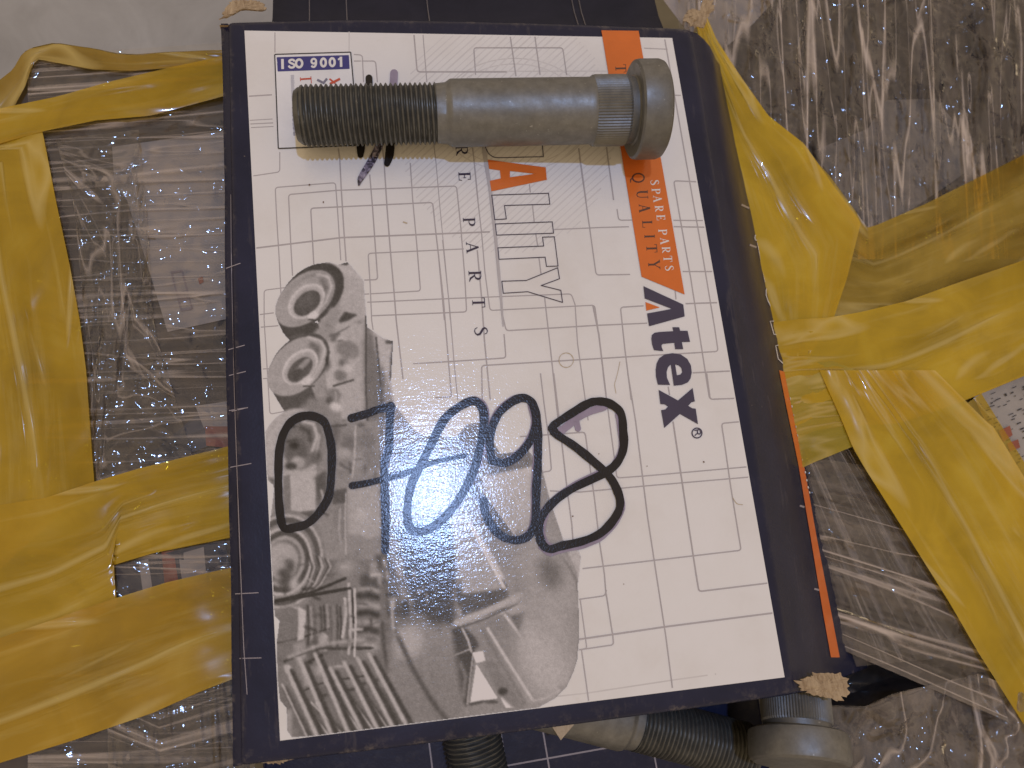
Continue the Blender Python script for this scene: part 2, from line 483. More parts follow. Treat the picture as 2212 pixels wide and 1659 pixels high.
# ------------------------------------------------------------------ circuit lines
pl = Print(.00007, 1.2e-6)
LN = [
 ('A', [(290, 40), (290, 215)], 9), ('A', [(58, 578), (265, 565)], 12), ('A', [(65, 778), (270, 766)], 8), ('A', [(70, 808), (275, 798)], 9),
 ('A', [(75, 838), (278, 828)], 8), ('A', [(330, 1040), (330, 1205), (95, 1240)], 9), ('A', [(945, 230), (1015, 235), (1025, 460)], 9),
 ('A', [(945, 285), (1125, 285), (1140, 460)], 10), ('A', [(1440, 30), (1470, 375), (2212, 375)], 12), ('A', [(1515, 30), (1550, 460)], 8),
 ('B', [(1985, -350), (2030, 0), (2065, 400), (2160, 1400), (2180, 1659)], 9), ('B', [(1020, -120), (1035, 0), (1050, 300), (1075, 700), (1100, 1050)], 15),
 ('B', [(1345, 150), (1375, 500), (1400, 850), (1428, 1240), (1290, 1245)], 14), ('B', [(1470, -200), (1495, 40), (1525, 500), (1560, 950), (1600, 1400), (1620, 1659), (1690, 2270)], 15),
 ('B', [(1765, 30), (1790, 400), (1835, 900), (1872, 1358), (1280, 1392)], 13), ('B', [(425, 1400), (405, 1000), (380, 600), (365, 285), (990, 235), (1010, 500), (1045, 1040)], 12),
 ('B', [(545, 1200), (525, 850), (503, 358), (1000, 315), (2245, 270), (2290, 700), (2330, 1200), (2350, 1575), (1370, 1615)], 13),
 ('B', [(765, 1080), (750, 800), (733, 500), (1998, 440), (2025, 700), (2060, 1000), (2120, 1659)], 14),
 ('B', [(150, 915), (1050, 805), (2212, 760), (2590, 745)], 17), ('B', [(2320, 922), (1328, 968), (1350, 1300), (1365, 1659), (1380, 1760)], 12),
 ('B', [(490, 1320), (250, 1350), (250, 1659), (290, 2300), (310, 2636), (470, 2605)], 11), ('B', [(185, 1605), (350, 1585)], 12),
 ('B', [(1320, 1475), (2212, 1435), (3435, 1388), (3475, 1500), (3500, 1900), (3610, 2700)], 12), ('K', [(420, 805), (600, 790)], 10), ('K', [(440, 1190), (520, 1185)], 9), ('K', [(440, 1280), (500, 1275)], 9),
 ('K', [(1840, 1140), (2212, 1120)], 10),
 ('C', [(70, 0), (115, 400), (150, 830), (172, 1085), (60, 1090)], 9), ('C', [(110, 0), (160, 480), (190, 850), (215, 1106)], 7),
 ('C', [(0, 850), (400, 825), (548, 815), (535, 650)], 9), ('C', [(520, 500), (550, 627), (1175, 590), (1525, 575)], 9),
 ('C', [(350, 70), (380, 400), (400, 700), (440, 1106)], 10), ('I', [(305, 30), (330, 300), (370, 650), (400, 1000), (445, 1337), (1375, 1290), (1405, 1500)], 10),
 ('C', [(1150, 455), (1190, 650), (1240, 1070)], 11), ('I', [(795, 215), (803, 290)], 10), ('I', [(822, 400), (838, 550)], 10), ('I', [(852, 660), (868, 760)], 11), ('I', [(880, 870), (898, 1010)], 11),
 ('I', [(930, 1220), (980, 1659), (1060, 2400)], 11), ('I', [(1240, -30), (1330, 600), (1388, 1022), (1690, 1017)], 11), ('I', [(1015, 618), (1422, 600), (1680, 593)], 10),
 ('C', [(1500, 455), (1340, 465), (1370, 750), (1415, 1106)], 9), ('C', [(385, 1106), (380, 868), (2015, 770), (1990, 600), (1960, 420), (1890, 0), (1840, -280), (1640, -1425)], 9),
 ('H', [(1040, 1278), (850, 1285), (790, 900), (720, 450), (640, 0), (602, -225), (790, -217)], 9), ('C', [(1770, 218), (2000, 218)], 9), ('C', [(1790, 440), (2040, 432)], 10),
 ('C', [(1840, 918), (2115, 905)], 10), ('C', [(1718, 350), (1724, 410)], 9), ('H', [(210, -30), (222, 48), (318, 46)], 8), ('H', [(600, 48), (830, 50)], 8), ('H', [(602, 92), (840, 96)], 9),
 ('J', [(510, 190), (720, 200)], 7), ('J', [(680, 605), (880, 612)], 9),
 ('D', [(170, 0), (200, 250), (240, 550), (262, 808), (190, 820)], 10), ('D', [(280, 0), (310, 250), (350, 600), (390, 950), (430, 1250), (440, 1380)], 11),
 ('D', [(690, 0), (730, 300), (770, 600), (805, 868), (1030, 852), (1895, 775)], 10), ('D', [(0, 525), (540, 488), (570, 700), (620, 1050), (660, 1400), (700, 1659), (715, 1850)], 11),
 ('D', [(895, 0), (960, 400), (1010, 800), (1060, 1200), (1130, 1659), (1210, 2180), (1265, 2610)], 11), ('D', [(1230, 110), (1242, 180)], 10), ('D', [(1270, 400), (1330, 800), (1390, 1200), (1460, 1659), (1485, 1810), (2060, 1740)], 13),
 ('D', [(250, 975), (500, 985), (1030, 935), (1910, 860)], 10), ('D', [(1550, 0), (1580, 217), (1810, 207)], 9), ('D', [(1840, 400), (1672, 415), (1700, 600), (1750, 950), (1835, 1468), (1430, 1515), (520, 1620)], 11),
 ('E', [(490, 548), (705, 518), (718, 470)], 10), ('E', [(715, 500), (770, 850), (778, 925), (490, 967)], 11), ('E', [(500, 550), (555, 955), (515, 962)], 9), ('E', [(490, 880), (1210, 775), (2110, 660)], 15),
 ('E', [(510, 960), (570, 1390)], 10),
 ('T', [(465, 250), (520, 630)], 10), ('T', [(670, 250), (720, 620)], 10), ('T', [(185, 620), (170, 395), (908, 395), (940, 620)], 9), ('T', [(1040, 1230), (1100, 1659)], 11), ('T', [(1270, 1220), (1330, 1659)], 11),
 ('T', [(160, 1225), (180, 1400), (205, 1659)], 9),
]
def in_panel(p, ins=1.5):
    for i in range(4):
        a = np.array(PC[i], float); b = np.array(PC[(i + 1) % 4], float); d = (b - a) / np.linalg.norm(b - a)
        if -(p[0] - a[0]) * d[1] + (p[1] - a[1]) * d[0] < ins: return False
    return True
def clipped(pts):
    runs, cur = [], []
    for a, b in zip(pts[:-1], pts[1:]):
        a = np.array(a, float); b = np.array(b, float); k = max(1, int(np.linalg.norm(b - a) / 2))
        if in_panel(a) and in_panel(b):
            if not cur: cur = [a]
            cur.append(b); continue
        for t in range(k + 1):
            q = a + (b - a) * t / k
            if in_panel(q):
                if not cur or np.linalg.norm(cur[-1] - q) > 1e-6: cur.append(q)
            elif cur:
                runs.append(cur); cur = []
    if cur: runs.append(cur)
    return [r for r in runs if len(r) > 1]
for k, pts, wd in LN:
    for run in clipped(rounded(cr(k, pts), 7)):
        pl.line(run, wd * CR[k][2] * .95)
circ = pl.build('circuit_lines', 'line', panel)
pf = Print(.00005, 4e-7)
for k, pts, wd in [('E', [(290, 1355), (560, 1325), (1250, 1220), (2000, 1115)], 12), ('T', [(-300, 592), (1270, 590)], 9), ('A', [(905, 40), (905, 210)], 8)]:
    pf = Print(pf.off + 1e-6); pf.line(cr(k, pts), wd * CR[k][2]); pf.build('faint_line', 'linef', panel)
for rx, ry, wd, o_ in ((165, 122, 2.4, 0), (150, 110, 2.0, 1e-6)):
    pf = Print(.000055 + o_); pf.line(ring(1112, 248, rx, ry, 60), wd, closed=True); pf.build('emblem_ring', 'linef', panel)
ph = Print(.00006, 1e-7)
for i in range(-26, 40):
    d = i * 11.5
    seg = []
    for t in np.linspace(-330, 330, 67):
        x = 1085 + t * .74 + d * .67; y = 290 - t * .67 + d * .74
        if ((x - 1095) / 235) ** 2 + ((y - 280) / 270) ** 2 < 1 and y > 72 and x < 1330: seg.append((x, y))
    if len(seg) > 3:
        for run in clipped(seg): ph.line(run, 1.5 + (i % 3) * .9)
ph.build('hatching', 'hatch', panel)
# thick grey rule beside the big word
pb = Print(.00020)
pb.line(cr('I', [(388, -150), (405, 0), (445, 250), (495, 700), (540, 1200), (562, 1480)]), [9, 8.5, 8, 7, 6, 3])
pb.build('grey_rule', print_mat('grey_rule_ink', (.47, .44, .43)), panel)

# ------------------------------------------------------------------ lettering
SER = {
 'P': [([(.2, 0), (.2, 1)], .16), ([(.04, .02), (.38, .02)], .05), ([(.04, .98), (.2, .98)], .05), ([(.2, .97), (.45, .97), (.62, .88), (.66, .73), (.6, .57), (.45, .48), (.2, .48)], [.05, .06, .13, .16, .13, .06, .05])],
 'A': [([(.1, 0), (.45, 1)], .06), ([(.42, 1), (.78, 0)], .16), ([(.22, .34), (.62, .34)], .05), ([(-.02, .02), (.24, .02)], .05), ([(.62, .02), (.94, .02)], .05)],
 'E': [([(.2, 0), (.2, 1)], .16), ([(.04, .97), (.65, .97)], .05), ([(.64, 1), (.64, .76)], .05), ([(.2, .5), (.5, .5)], .05), ([(.5, .62), (.5, .38)], .05), ([(.04, .03), (.7, .03)], .05), ([(.67, 0), (.72, .27)], .05)],
 'T': [([(.38, 0), (.38, .97)], .16), ([(.03, .97), (.73, .97)], .06), ([(.05, 1), (.03, .74)], .05), ([(.71, 1), (.73, .74)], .05), ([(.2, .02), (.56, .02)], .05)],
 'S': [([(.57, .76), (.5, .93), (.35, .99), (.2, .94), (.13, .8), (.2, .65), (.38, .53), (.55, .4), (.6, .22), (.52, .07), (.35, 0), (.18, .05), (.08, .24)], [.05, .06, .07, .08, .13, .16, .17, .16, .13, .08, .07, .06, .05])],
 'Q': [(smooth(ring(.48, .5, .42, .49, 14), 2, True), .11), ([(.45, .03), (.62, -.16), (.95, -.2)], [.10, .10, .04])],
 'U': [([(.18, 1), (.18, .32), (.26, .08), (.45, 0), (.62, .08), (.7, .32), (.7, 1)], [.15, .15, .11, .07, .06, .06, .06]), ([(.02, .98), (.34, .98)], .05), ([(.56, .98), (.84, .98)], .05)],
 'L': [([(.2, 0), (.2, 1)], .16), ([(.04, .03), (.68, .03)], .05), ([(.66, 0), (.7, .27)], .05), ([(.04, .98), (.36, .98)], .05)],
 'I': [([(.2, 0), (.2, 1)], .16), ([(.04, .02), (.36, .02)], .05), ([(.04, .98), (.36, .98)], .05)],
 'Y': [([(.12, 1), (.44, .48)], .15), ([(.78, 1), (.44, .48)], .06), ([(.44, .5), (.44, 0)], .15), ([(-.02, .98), (.28, .98)], .05), ([(.64, .98), (.92, .98)], .05), ([(.28, .02), (.6, .02)], .05)],
}
SER['R'] = SER['P'] + [([(.38, .48), (.6, .12), (.84, .02)], [.12, .14, .05])]
WID = dict(P=.70, A=.92, E=.74, T=.76, S=.66, Q=.96, U=.86, L=.72, I=.40, Y=.90, R=.86)
def serif(pr, ch, x0, x1, y0, y1, bold=1.0):
    ux, uy = .105 * (y1 - y0), (y1 - y0); h = x1 - x0
    for pts, wd in SER[ch]:
        q = [(x0 + v * h + u / WID[ch] * ux * .6, y0 + u / WID[ch] * uy - v * h * .03) for u, v in pts]
        ws = [a * h * bold for a in wd] if isinstance(wd, list) else wd * h * bold
        pr.line(q, ws)
pq = Print(.00024, 4e-7)
for ch, b in [('R', (984, 1010, 313, 337)), ('E', (990, 1016, 371, 390.6)), ('P', (1000, 1026, 469.5, 488)), ('A', (1006.8, 1033, 523, 547)), ('R', (1012, 1039, 584, 609)), ('T', (1019.7, 1047, 643, 665)), ('S', (1024.5, 1052.5, 705, 725))]:
    serif(pq, ch, *b)
pq.build('spare_parts_lettering', 'ink', panel)
# outlined word
po = Print(.00028, 8e-7)
for lp in ([(460, 312), (965, 295), (977, 392), (573, 404), (590, 523), (487, 530)], [(492, 568), (998, 549), (1010, 650), (503, 667)],
           [(912, 685), (1017, 682), (1050, 942), (947, 945), (935, 863), (525, 882), (515, 780), (922, 764)],
           [(1047, 957), (1063, 1055), (900, 1115), (1075, 1158), (1090, 1265), (780, 1170), (563, 1184), (550, 1077), (768, 1070)]):
    q = cr('I', lp); q2 = [(x, y) for x, y in q]
    for i in range(len(q2)):
        a, b = np.array(q2[i]), np.array(q2[(i + 1) % len(q2)]); d = (b - a) / np.linalg.norm(b - a) * .75
        po.line([a - d, b + d], 1.75)
po.line(smooth(cr('T', [(255, 1180), (275, 1240), (300, 1280), (345, 1305), (420, 1308), (560, 1304), (748, 1300)]), 4), 1.7)
po.line(cr('T', [(748, 1302), (738, 1190)]), 1.7)
po.build('outlined_lettering', 'ink', panel)
pa = Print(.00030)
pa.tri([cr('I', [(425, -3), (940, 65), (950, 175), (457, 278), (443, 185), (540, 163), (533, 92), (436, 78)]), cr('I', [(622, 97), (622, 153), (845, 122)])])
pa.build('orange_letter', 'orange', panel)
# banner
pn = Print(.00032)
pn.tri([[(1299, 65.5), (1379.5, 66.5), (1479, 636), (1386, 597.5)]])
ban = pn.build('orange_banner', 'orange', panel)
pq = Print(.00036, 4e-7)
for ch, b in [('Q', (1365.6, 1391, 374, 395)), ('U', (1375, 1399, 411, 430)), ('A', (1380, 1404, 441.6, 459)), ('L', (1387, 1408.5, 476, 492)), ('I', (1392, 1414, 507, 515)), ('T', (1396, 1419, 528, 546)), ('Y', (1400, 1425, 562, 582))]:
    serif(pq, ch, *b, 1.1)
pq.build('quality_lettering', 'brown', panel)
pq = Print(.00036, 4e-7); serif(pq, 'T', 1329, 1352, 139, 157, 1.0); pq.build('banner_letter', 'brown', panel)
pq = Print(.00036, 4e-7)
for ch, b in [('S', (1405, 1423, 388, 400)), ('P', (1407.5, 1426, 407, 418.5)), ('A', (1411, 1429, 423, 437)), ('R', (1414.5, 1432.5, 444, 458)), ('E', (1418, 1436.5, 464, 476)), ('P', (1422, 1440.5, 495, 507)), ('A', (1426, 1444.5, 514, 528)), ('R', (1429.7, 1447.5, 533, 547)), ('T', (1433, 1451.5, 553, 566)), ('S', (1436.5, 1454.5, 573, 585))]:
    serif(pq, ch, *b, 1.0)
pq.build('white_lettering', 'white', panel)
# brand word
pg = Print(.00032)
pg.tri([cr('H', [(393, 503), (668, 630), (678, 712), (432, 780), (418, 692), (590, 660), (402, 588)])])
pg.tri([cr('H', [(593, 787), (640, 787), (646, 811), (698, 812), (715, 888), (658, 889), (668, 938), (613, 939), (606, 894), (528, 902), (518, 910), (519, 925), (530, 952), (466, 945), (453, 905), (448, 865), (452, 840), (470, 825), (510, 819), (600, 814)])])
pg.tri([cr('H', [(493, 1184), (480, 1130), (478, 1080), (485, 1035), (503, 1000), (540, 975), (595, 966), (650, 975), (695, 1005), (721, 1050), (727, 1100), (718, 1142), (700, 1168), (660, 1185), (603, 1191), (582, 1044), (563, 1063), (553, 1095), (555, 1135), (577, 1186)]),
        cr('H', [(612, 1045), (624, 1119), (648, 1114), (661, 1098), (655, 1068), (636, 1050)])])
pg.tri([cr('H', [(498, 1220), (632, 1293), (733, 1207), (748, 1300), (725, 1305), (702, 1330), (730, 1347), (754, 1350), (770, 1457), (645, 1386), (537, 1483), (515, 1360), (545, 1355), (563, 1335), (540, 1320), (510, 1318)])])
pg.line(cr('H', ring(763, 1518, 34, 34, 30)), 2.6, closed=True)
for s_ in ([(745, 1500), (785, 1494)], [(785, 1494), (789, 1516), (780, 1526), (768, 1522), (765, 1498)], [(767, 1518), (748, 1536)]):
    pg.line(cr('H', s_), 2.4)
pg.build('brand_lettering', print_mat('brand_navy_ink', (.055, .048, .085)), panel)
pt = Print(.00032); pt.tri([cr('H', [(407, 613), (507, 650), (413, 672)])]); pt.build('orange_wedge', 'orange', panel)
# ISO badge
pi = Print(.00022); pi.tri([cr('A', [(288, 232), (918, 213), (940, 460), (960, 980), (315, 1008)])]); badge = pi.build('quality_badge', print_mat('badge_white', (.77, .75, .72)), panel)
pi = Print(.00026, 4e-7)
q = cr('A', [(318, 1010), (288, 230), (918, 211), (940, 460), (960, 985), (318, 1010)])
for a, b in zip(q[:-1], q[1:]): pi.line([a, b], 2.6)
pi.build('badge_frame', 'black', panel)
pi = Print(.00028); pi.tri([rounded(cr('A', [(310, 300), (303, 253), (903, 235), (910, 350), (312, 372), (308, 300)]), 2)]); pi.build('badge_plate', 'blue', panel)
SAN = {'I': [([(.16, 0), (.16, 1)], .27)], '1': [([(.36, 0), (.36, 1)], .25), ([(.36, .9), (.08, .72)], .17)],
       'O': [(ring(.42, .5, .30, .385, 20), .24)], '0': [(ring(.36, .5, .235, .385, 20), .24)],
       'S': [(smooth([(.68, .70), (.56, .86), (.38, .885), (.2, .82), (.17, .68), (.32, .56), (.52, .47), (.65, .32), (.58, .16), (.38, .11), (.2, .16), (.1, .32)], 3), .215)],
       '9': [(ring(.36, .66, .22, .235, 18), .21), (smooth([(.585, .68), (.57, .36), (.44, .14), (.28, .10), (.12, .22)], 3), .21)]}
pi = Print(.00032, 3e-7)
u = 0
for ch, x in zip('ISO9001', (340, 396, 455, 582, 662, 735, 808)):
    h = 84; y0 = 352 - (x - 345) * .037
    wdt = 92 if ch not in 'O' else 92
    for pts, wd in SAN[ch]:
        pts2 = cr('A', [(x + a * wdt * .94 + b * -2, y0 - a * wdt * .037 - b * h) for a, b in pts])
        pi.line(pts2, wd * h * .26042 * .98, closed=(ch in 'O0' or (ch == '9' and len(pts) > 17)))
pi.build('badge_lettering', 'white', panel)
pi = Print(.00030, 3e-7)
for pts, wd in ([(500, 436), (590, 430)], 14), ([(500, 420), (502, 452)], 6), ([(588, 412), (592, 470)], 7), ([(830, 432), (745, 475)], 20), ([(742, 432), (790, 470)], 14):
    pi.line(cr('A', pts), wd * .26)
pi.build('badge_red_marks', 'red', panel)
pi = Print(.00030, 3e-7)
pi.line(cr('A', [(640, 440), (700, 470)]), 5); pi.line(cr('A', [(722, 430), (690, 470)]), 5)
for i in range(22):
    y = 672 + i * 10.8; x = 436 + i * .7
    pi.line(cr('A', [(x - 5 - 5 * random.random(), y), (x + 10 * random.random() + 4, y)]), 1.3 + random.random() * .7)
pi.build('badge_small_print', print_mat('small_print_ink', (.20, .19, .24)), panel)
pi = Print(.00030, 3e-7)
for i in range(26):
    pi.line(cr('A', [(420 + i * .3, 402 + i * 8.4), (444 + 6 * random.random() + i * .3, 402 + i * 8.4)]), 1.2)
pi.build('badge_faint_print', print_mat('faint_print_ink', (.50, .49, .52)), panel)
# dirt on the print
def stain(pts, wd, closed=False):
    g = Print(.00033); g.line(pts, wd, closed=closed); g.build('brown_stain', 'stain', panel)
stain(smooth(cr('C', ring(965, 830, 50, 50, 14)), 3, True), [1.0 + .8 * abs(math.sin(i * .7)) for i in range(43)], True)
stain(smooth(cr('C', [(1337, 840), (1325, 900), (1310, 960), (1300, 1000), (1310, 1060)]), 4), 1.2)
stain(smooth(cr('D', [(1765, 1030), (1800, 1080), (1850, 1090)]), 4), 1.4)
stain(cr('B', [(1690, 640), (1735, 655)]), 2.4)
for k, x, y, r in (('B', 720, 255, 9), ('B', 865, 436, 8), ('D', 438, 1185, 8), ('D', 1527, 735, 8), ('D', 655, 668, 4), ('D', 1055, 770, 4), ('E', 862, 422, 4)):
    g = Print(.00045)
    g.tri([cr(k, [(x + r * (1 + .4 * random.uniform(-1, 1)) * math.cos(a), y + r * (1 + .4 * random.uniform(-1, 1)) * math.sin(a)) for a in np.linspace(0, 2 * math.pi, 8)[:-1]])])
    g.build('dirt_speck', 'brown', panel)
# ------------------------------------------------------------------ lorry photograph printed in greys
ST = 1.5; X0, Y0, X1, Y1 = 568., 556., 1264., 1606.
gx = np.arange(X0, X1 + ST, ST); gy = np.arange(Y0, Y1 + ST, ST)
GX, GY = np.meshgrid(gx, gy)
TONE = np.ones_like(GX); MASK = np.zeros_like(GX)
def blur(a, s):
    if s <= 0: return a
    r = max(1, int(3 * s)); k = np.exp(-.5 * (np.arange(-r, r + 1) / s) ** 2); k /= k.sum()
    a = np.pad(a, r, mode='edge')
    a = sum(k[i] * a[i:a.shape[0] - 2 * r + i, :] for i in range(2 * r + 1))
    return sum(k[i] * a[:, i:a.shape[1] - 2 * r + i] for i in range(2 * r + 1))
def inpoly(pts):
    ins = np.zeros(GX.shape, bool); n = len(pts)
    for i in range(n):
        (x1, y1), (x2, y2) = pts[i], pts[(i + 1) % n]
        if abs(y2 - y1) < 1e-9: continue
        c = ((y1 > GY) != (y2 > GY)) & (GX < (x2 - x1) * (GY - y1) / (y2 - y1) + x1)
        ins ^= c
    return ins.astype(float)
def put(m, tone, soft=1.0, grow=False, keep=False):
    global TONE, MASK
    ms = blur(m, soft)
    TONE = TONE * (1 - ms) + tone * ms
    if grow: MASK = np.maximum(MASK, m)
def tp(k, pts, tone, soft=1.0, grow=False, tone2=None, ax=(0, 1)):
    q = cr(k, pts) if k else pts
    m = inpoly(q)
    if tone2 is not None:
        xs = np.array(q); pr = xs @ np.array(ax); t = np.clip((GX * ax[0] + GY * ax[1] - pr.min()) / (np.ptp(pr) + 1e-6), 0, 1)
        tone = tone * (1 - t) + tone2 * t
    put(m, tone, soft, grow)
def te(k, c, rx, ry, rot, tone, soft=1.0, grow=False, clip=None):
    ox, oy, s = CR[k]; cx, cy = ox + c[0] * s, oy + c[1] * s
    a = math.radians(rot); u = (GX - cx) * math.cos(a) + (GY - cy) * math.sin(a); v = -(GX - cx) * math.sin(a) + (GY - cy) * math.cos(a)
    m = ((u / (rx * s)) ** 2 + (v / (ry * s)) ** 2 < 1).astype(float)
    put(m, tone, soft, grow)
def tl(k, pts, wd, tone, soft=.8, grow=False):
    q = [np.array(p) for p in cr(k, pts)]; hw = wd * CR[k][2] / 2
    d2 = np.full(GX.shape, 1e9)
    for a, b in zip(q[:-1], q[1:]):
        d = b - a; t = np.clip(((GX - a[0]) * d[0] + (GY - a[1]) * d[1]) / (d @ d + 1e-9), 0, 1)
        d2 = np.minimum(d2, (GX - a[0] - t * d[0]) ** 2 + (GY - a[1] - t * d[1]) ** 2)
    put((d2 < hw * hw).astype(float), tone, soft, grow)
# rear body and chassis
tp('K', [(980, 700), (1200, 700), (1250, 1700), (850, 1700), (820, 1350)], .7, 2, True)
tp('K', [(900, 230), (1060, 200), (1150, 225), (1240, 200), (1385, 370), (1400, 560), (1420, 800), (1560, 900), (1660, 930), (1640, 1300), (1700, 1660), (1100, 1700), (980, 900)], .83, 1.2, True)
tp('L', [(400, 330), (560, 250), (1190, -60), (1240, 420), (1470, 480), (1700, 640), (1880, 420), (1990, 400), (2060, 560), (2000, 800), (2000, 1700), (250, 1700), (245, 1250), (280, 960), (210, 700), (208, 560)], .66, 1.5, True)
tp('M', [(262, 0), (2300, 0), (2300, 1300), (1200, 1420), (430, 1475), (390, 1420), (385, 1230), (330, 1170), (310, 1000), (300, 690), (325, 510), (285, 470)], .56, 1.2, True)
tp('O', [(-60, 0), (100, -260), (330, -330), (560, -260), (700, -60), (870, 150), (935, 210), (1000, 330), (1035, 450), (1043, 650), (1043, 900), (1030, 1050), (1000, 1150), (940, 1280), (850, 1370), (700, 1452), (0, 1545), (-100, 900)], .66, 1.2, True)
tp('O', [(880, 140), (960, 60), (1030, 120), (1062, 190), (1045, 350), (1030, 450), (960, 250)], .84, 1.2, True)
tp('K', [(900, 230), (1060, 200), (1140, 230), (1170, 300), (1000, 330)], .80, 1)
tp('ZZ', [(262, 240), (275, 290), (320, 350), (400, 355), (440, 335), (470, 385), (520, 378), (545, 410), (560, 470), (590, 560), (608, 600), (600, 700), (400, 700), (280, 600)], .68, 1.2, True)
# frame rail and its clutter (left-hand rail lighter, dark right edge)
tp('K', [(1180, 300), (1385, 370), (1400, 700), (1410, 1660), (1180, 1660), (1080, 700)], .80, 1.5)
tp('K', [(1170, 300), (1200, 300), (1150, 640), (1040, 700)], .70, 2)
tp('K', [(1380, 980), (1410, 700), (1480, 900), (1560, 1300), (1590, 1660), (1400, 1660)], .55, 3)
tl('K', [(1410, 700), (1405, 1300), (1420, 1660)], 14, .45); tl('K', [(1500, 900), (1540, 1300), (1560, 1660)], 16, .40)
tl('K', [(1600, 940), (1670, 940), (1650, 1080), (1640, 1280)], 30, .38, 1.5)
tl('K', [(1160, 200), (1225, 215)], 40, .40, 1)
tp('K', [(1150, 740), (1210, 660), (1330, 690), (1250, 740), (1170, 765)], .36, 1.3)
for x, y, rx, ry, t in ((1110, 900, 50, 40, .5), (1190, 930, 60, 35, .9), (1240, 1010, 110, 80, .62), (1040, 1160, 40, 60, .52), (1200, 1130, 45, 40, .48), (1240, 1180, 50, 40, .88), (1170, 1250, 60, 50, .58), (1110, 1420, 70, 50, .60), (1070, 1480, 30, 40, .42), (1130, 1540, 60, 40, .92), (1010, 760, 60, 50, .72), (950, 740, 40, 20, .4)):
    te('K', (x, y), rx, ry, 20, t, 2)
tl('K', [(1110, 1345), (1290, 1290)], 20, .42); tl('K', [(1100, 880), (1250, 800)], 16, .6)
# wheel 1
te('K', (905, 500), 345, 235, -42, .34, 1, True)
tp('K', [(575, 640), (585, 740), (640, 860), (715, 940), (900, 905), (1000, 860), (960, 760), (760, 760)], .36, 1, True)
tp('K', [(690, 900), (900, 880), (1000, 780), (1080, 620), (1180, 640), (1100, 900), (1020, 960)], .70, 2)
te('K', (843, 540), 322, 205, -42, .74, 1, True)
te('K', (880, 520), 270, 165, -42, .60, 3); te('K', (850, 550), 262, 165, -42, .74, 2)
tl('K', [(960, 320), (1060, 340), (1090, 430), (1040, 560), (930, 690)], 24, .90, 1.5)
tl('K', [(1000, 370), (1040, 440), (1000, 560), (920, 650)], 40, .52, 2.5)
te('K', (858, 565), 195, 135, -42, .90, 1); te('K', (862, 572), 172, 116, -42, .80, 1.5); te('K', (865, 582), 142, 92, -42, .40, 1)
te('K', (865, 560), 90, 60, -42, .46, 4); te('K', (920, 700), 55, 35, -30, .96, 1.5); tl('K', [(880, 735), (980, 740)], 14, .35)
# wheel 2
tp('K', [(498, 1280), (520, 1360), (600, 1500), (690, 1640), (980, 1560), (900, 1340)], .40, 1, True)
tp('K', [(780, 1560), (900, 1440), (1010, 1500), (1080, 1660), (690, 1660)], .62, 3)
te('K', (790, 1140), 330, 225, -45, .40, 1, True)
te('K', (768, 1165), 325, 215, -45, .75, 1, True)
tl('K', [(880, 900), (990, 930), (1030, 1010), (990, 1140), (900, 1290)], 22, .88, 1.5)
tl('K', [(900, 960), (960, 1000), (950, 1100), (890, 1220)], 46, .50, 2.5)
te('K', (800, 1170), 195, 130, -45, .92, 1); te('K', (802, 1180), 175, 112, -45, .76, 1.5); te('K', (800, 1195), 140, 84, -45, .42, 1)
te('K', (830, 1150), 90, 26, -45, .70, 1.5); te('K', (770, 1230), 60, 34, -45, .36, 1.5); te('K', (860, 1300), 60, 36, -30, .94, 2); tl('K', [(830, 1350), (930, 1345)], 14, .38)
# wheel 3 under the marker
te('L', (420, 620), 250, 340, 20, .80, 1.5, True)
te('L', (520, 560), 170, 240, 10, .55, 2); tl('L', [(520, 400), (610, 420), (640, 520), (600, 640)], 26, .86, 1.5); tl('L', [(500, 450), (570, 480), (585, 560)], 30, .36, 2); tl('L', [(660, 520), (640, 640), (620, 780)], 18, .85, 1.5)
te('L', (470, 640), 90, 110, 0, .46, 2); te('L', (450, 600), 40, 30, 0, .25, 2); te('L', (480, 740), 60, 50, 0, .75, 2); te('L', (420, 770), 50, 30, 0, .34, 2); te('L', (640, 700), 30, 60, 20, .4, 3)
tp('L', [(360, 850), (420, 840), (420, 1160), (370, 1190)], .58, 1.2); tp('L', [(420, 850), (635, 800), (625, 1130), (425, 1160)], .82, 1.0)
tp('L', [(625, 860), (720, 800), (720, 1000), (640, 1080)], .42, 2); tp('L', [(370, 1170), (620, 1140), (590, 1230), (370, 1260)], .44, 1.5)
tp('L', [(205, 560), (320, 420), (290, 700), (280, 900), (250, 860), (215, 700)], .82, 1.5); tp('L', [(230, 850), (290, 880), (285, 970)], .45, 2)
# chassis middle
for x, y, rx, ry, t in ((850, 480, 90, 60, .62), (900, 600, 60, 80, .52), (1050, 560, 80, 60, .56), (870, 660, 60, 40, .78), (980, 720, 70, 60, .70), (1080, 700, 60, 80, .60), (850, 800, 50, 90, .62), (780, 520, 40, 120, .5)):
    te('L', (x, y), rx, ry, 10, t, 3)
tl('L', [(960, 440), (950, 700), (930, 860)], 16, .82); tl('L', [(760, 440), (880, 430)], 20, .45)
tp('L', [(880, 960), (1170, 900), (1180, 1330), (1060, 1380), (1000, 1340), (890, 1330)], .77, 2, False)
tp('L', [(760, 980), (885, 950), (885, 1080), (770, 1090)], .42, 1.5); te('L', (1000, 1180), 50, 50, 0, .85, 4)
tp('L', [(770, 1100), (880, 1080), (880, 1380), (820, 1400)], .60, 3); tl('L', [(880, 1000), (870, 1200), (880, 1500)], 12, .80)
tl('L', [(830, 1130), (820, 1300), (840, 1420)], 20, .72)
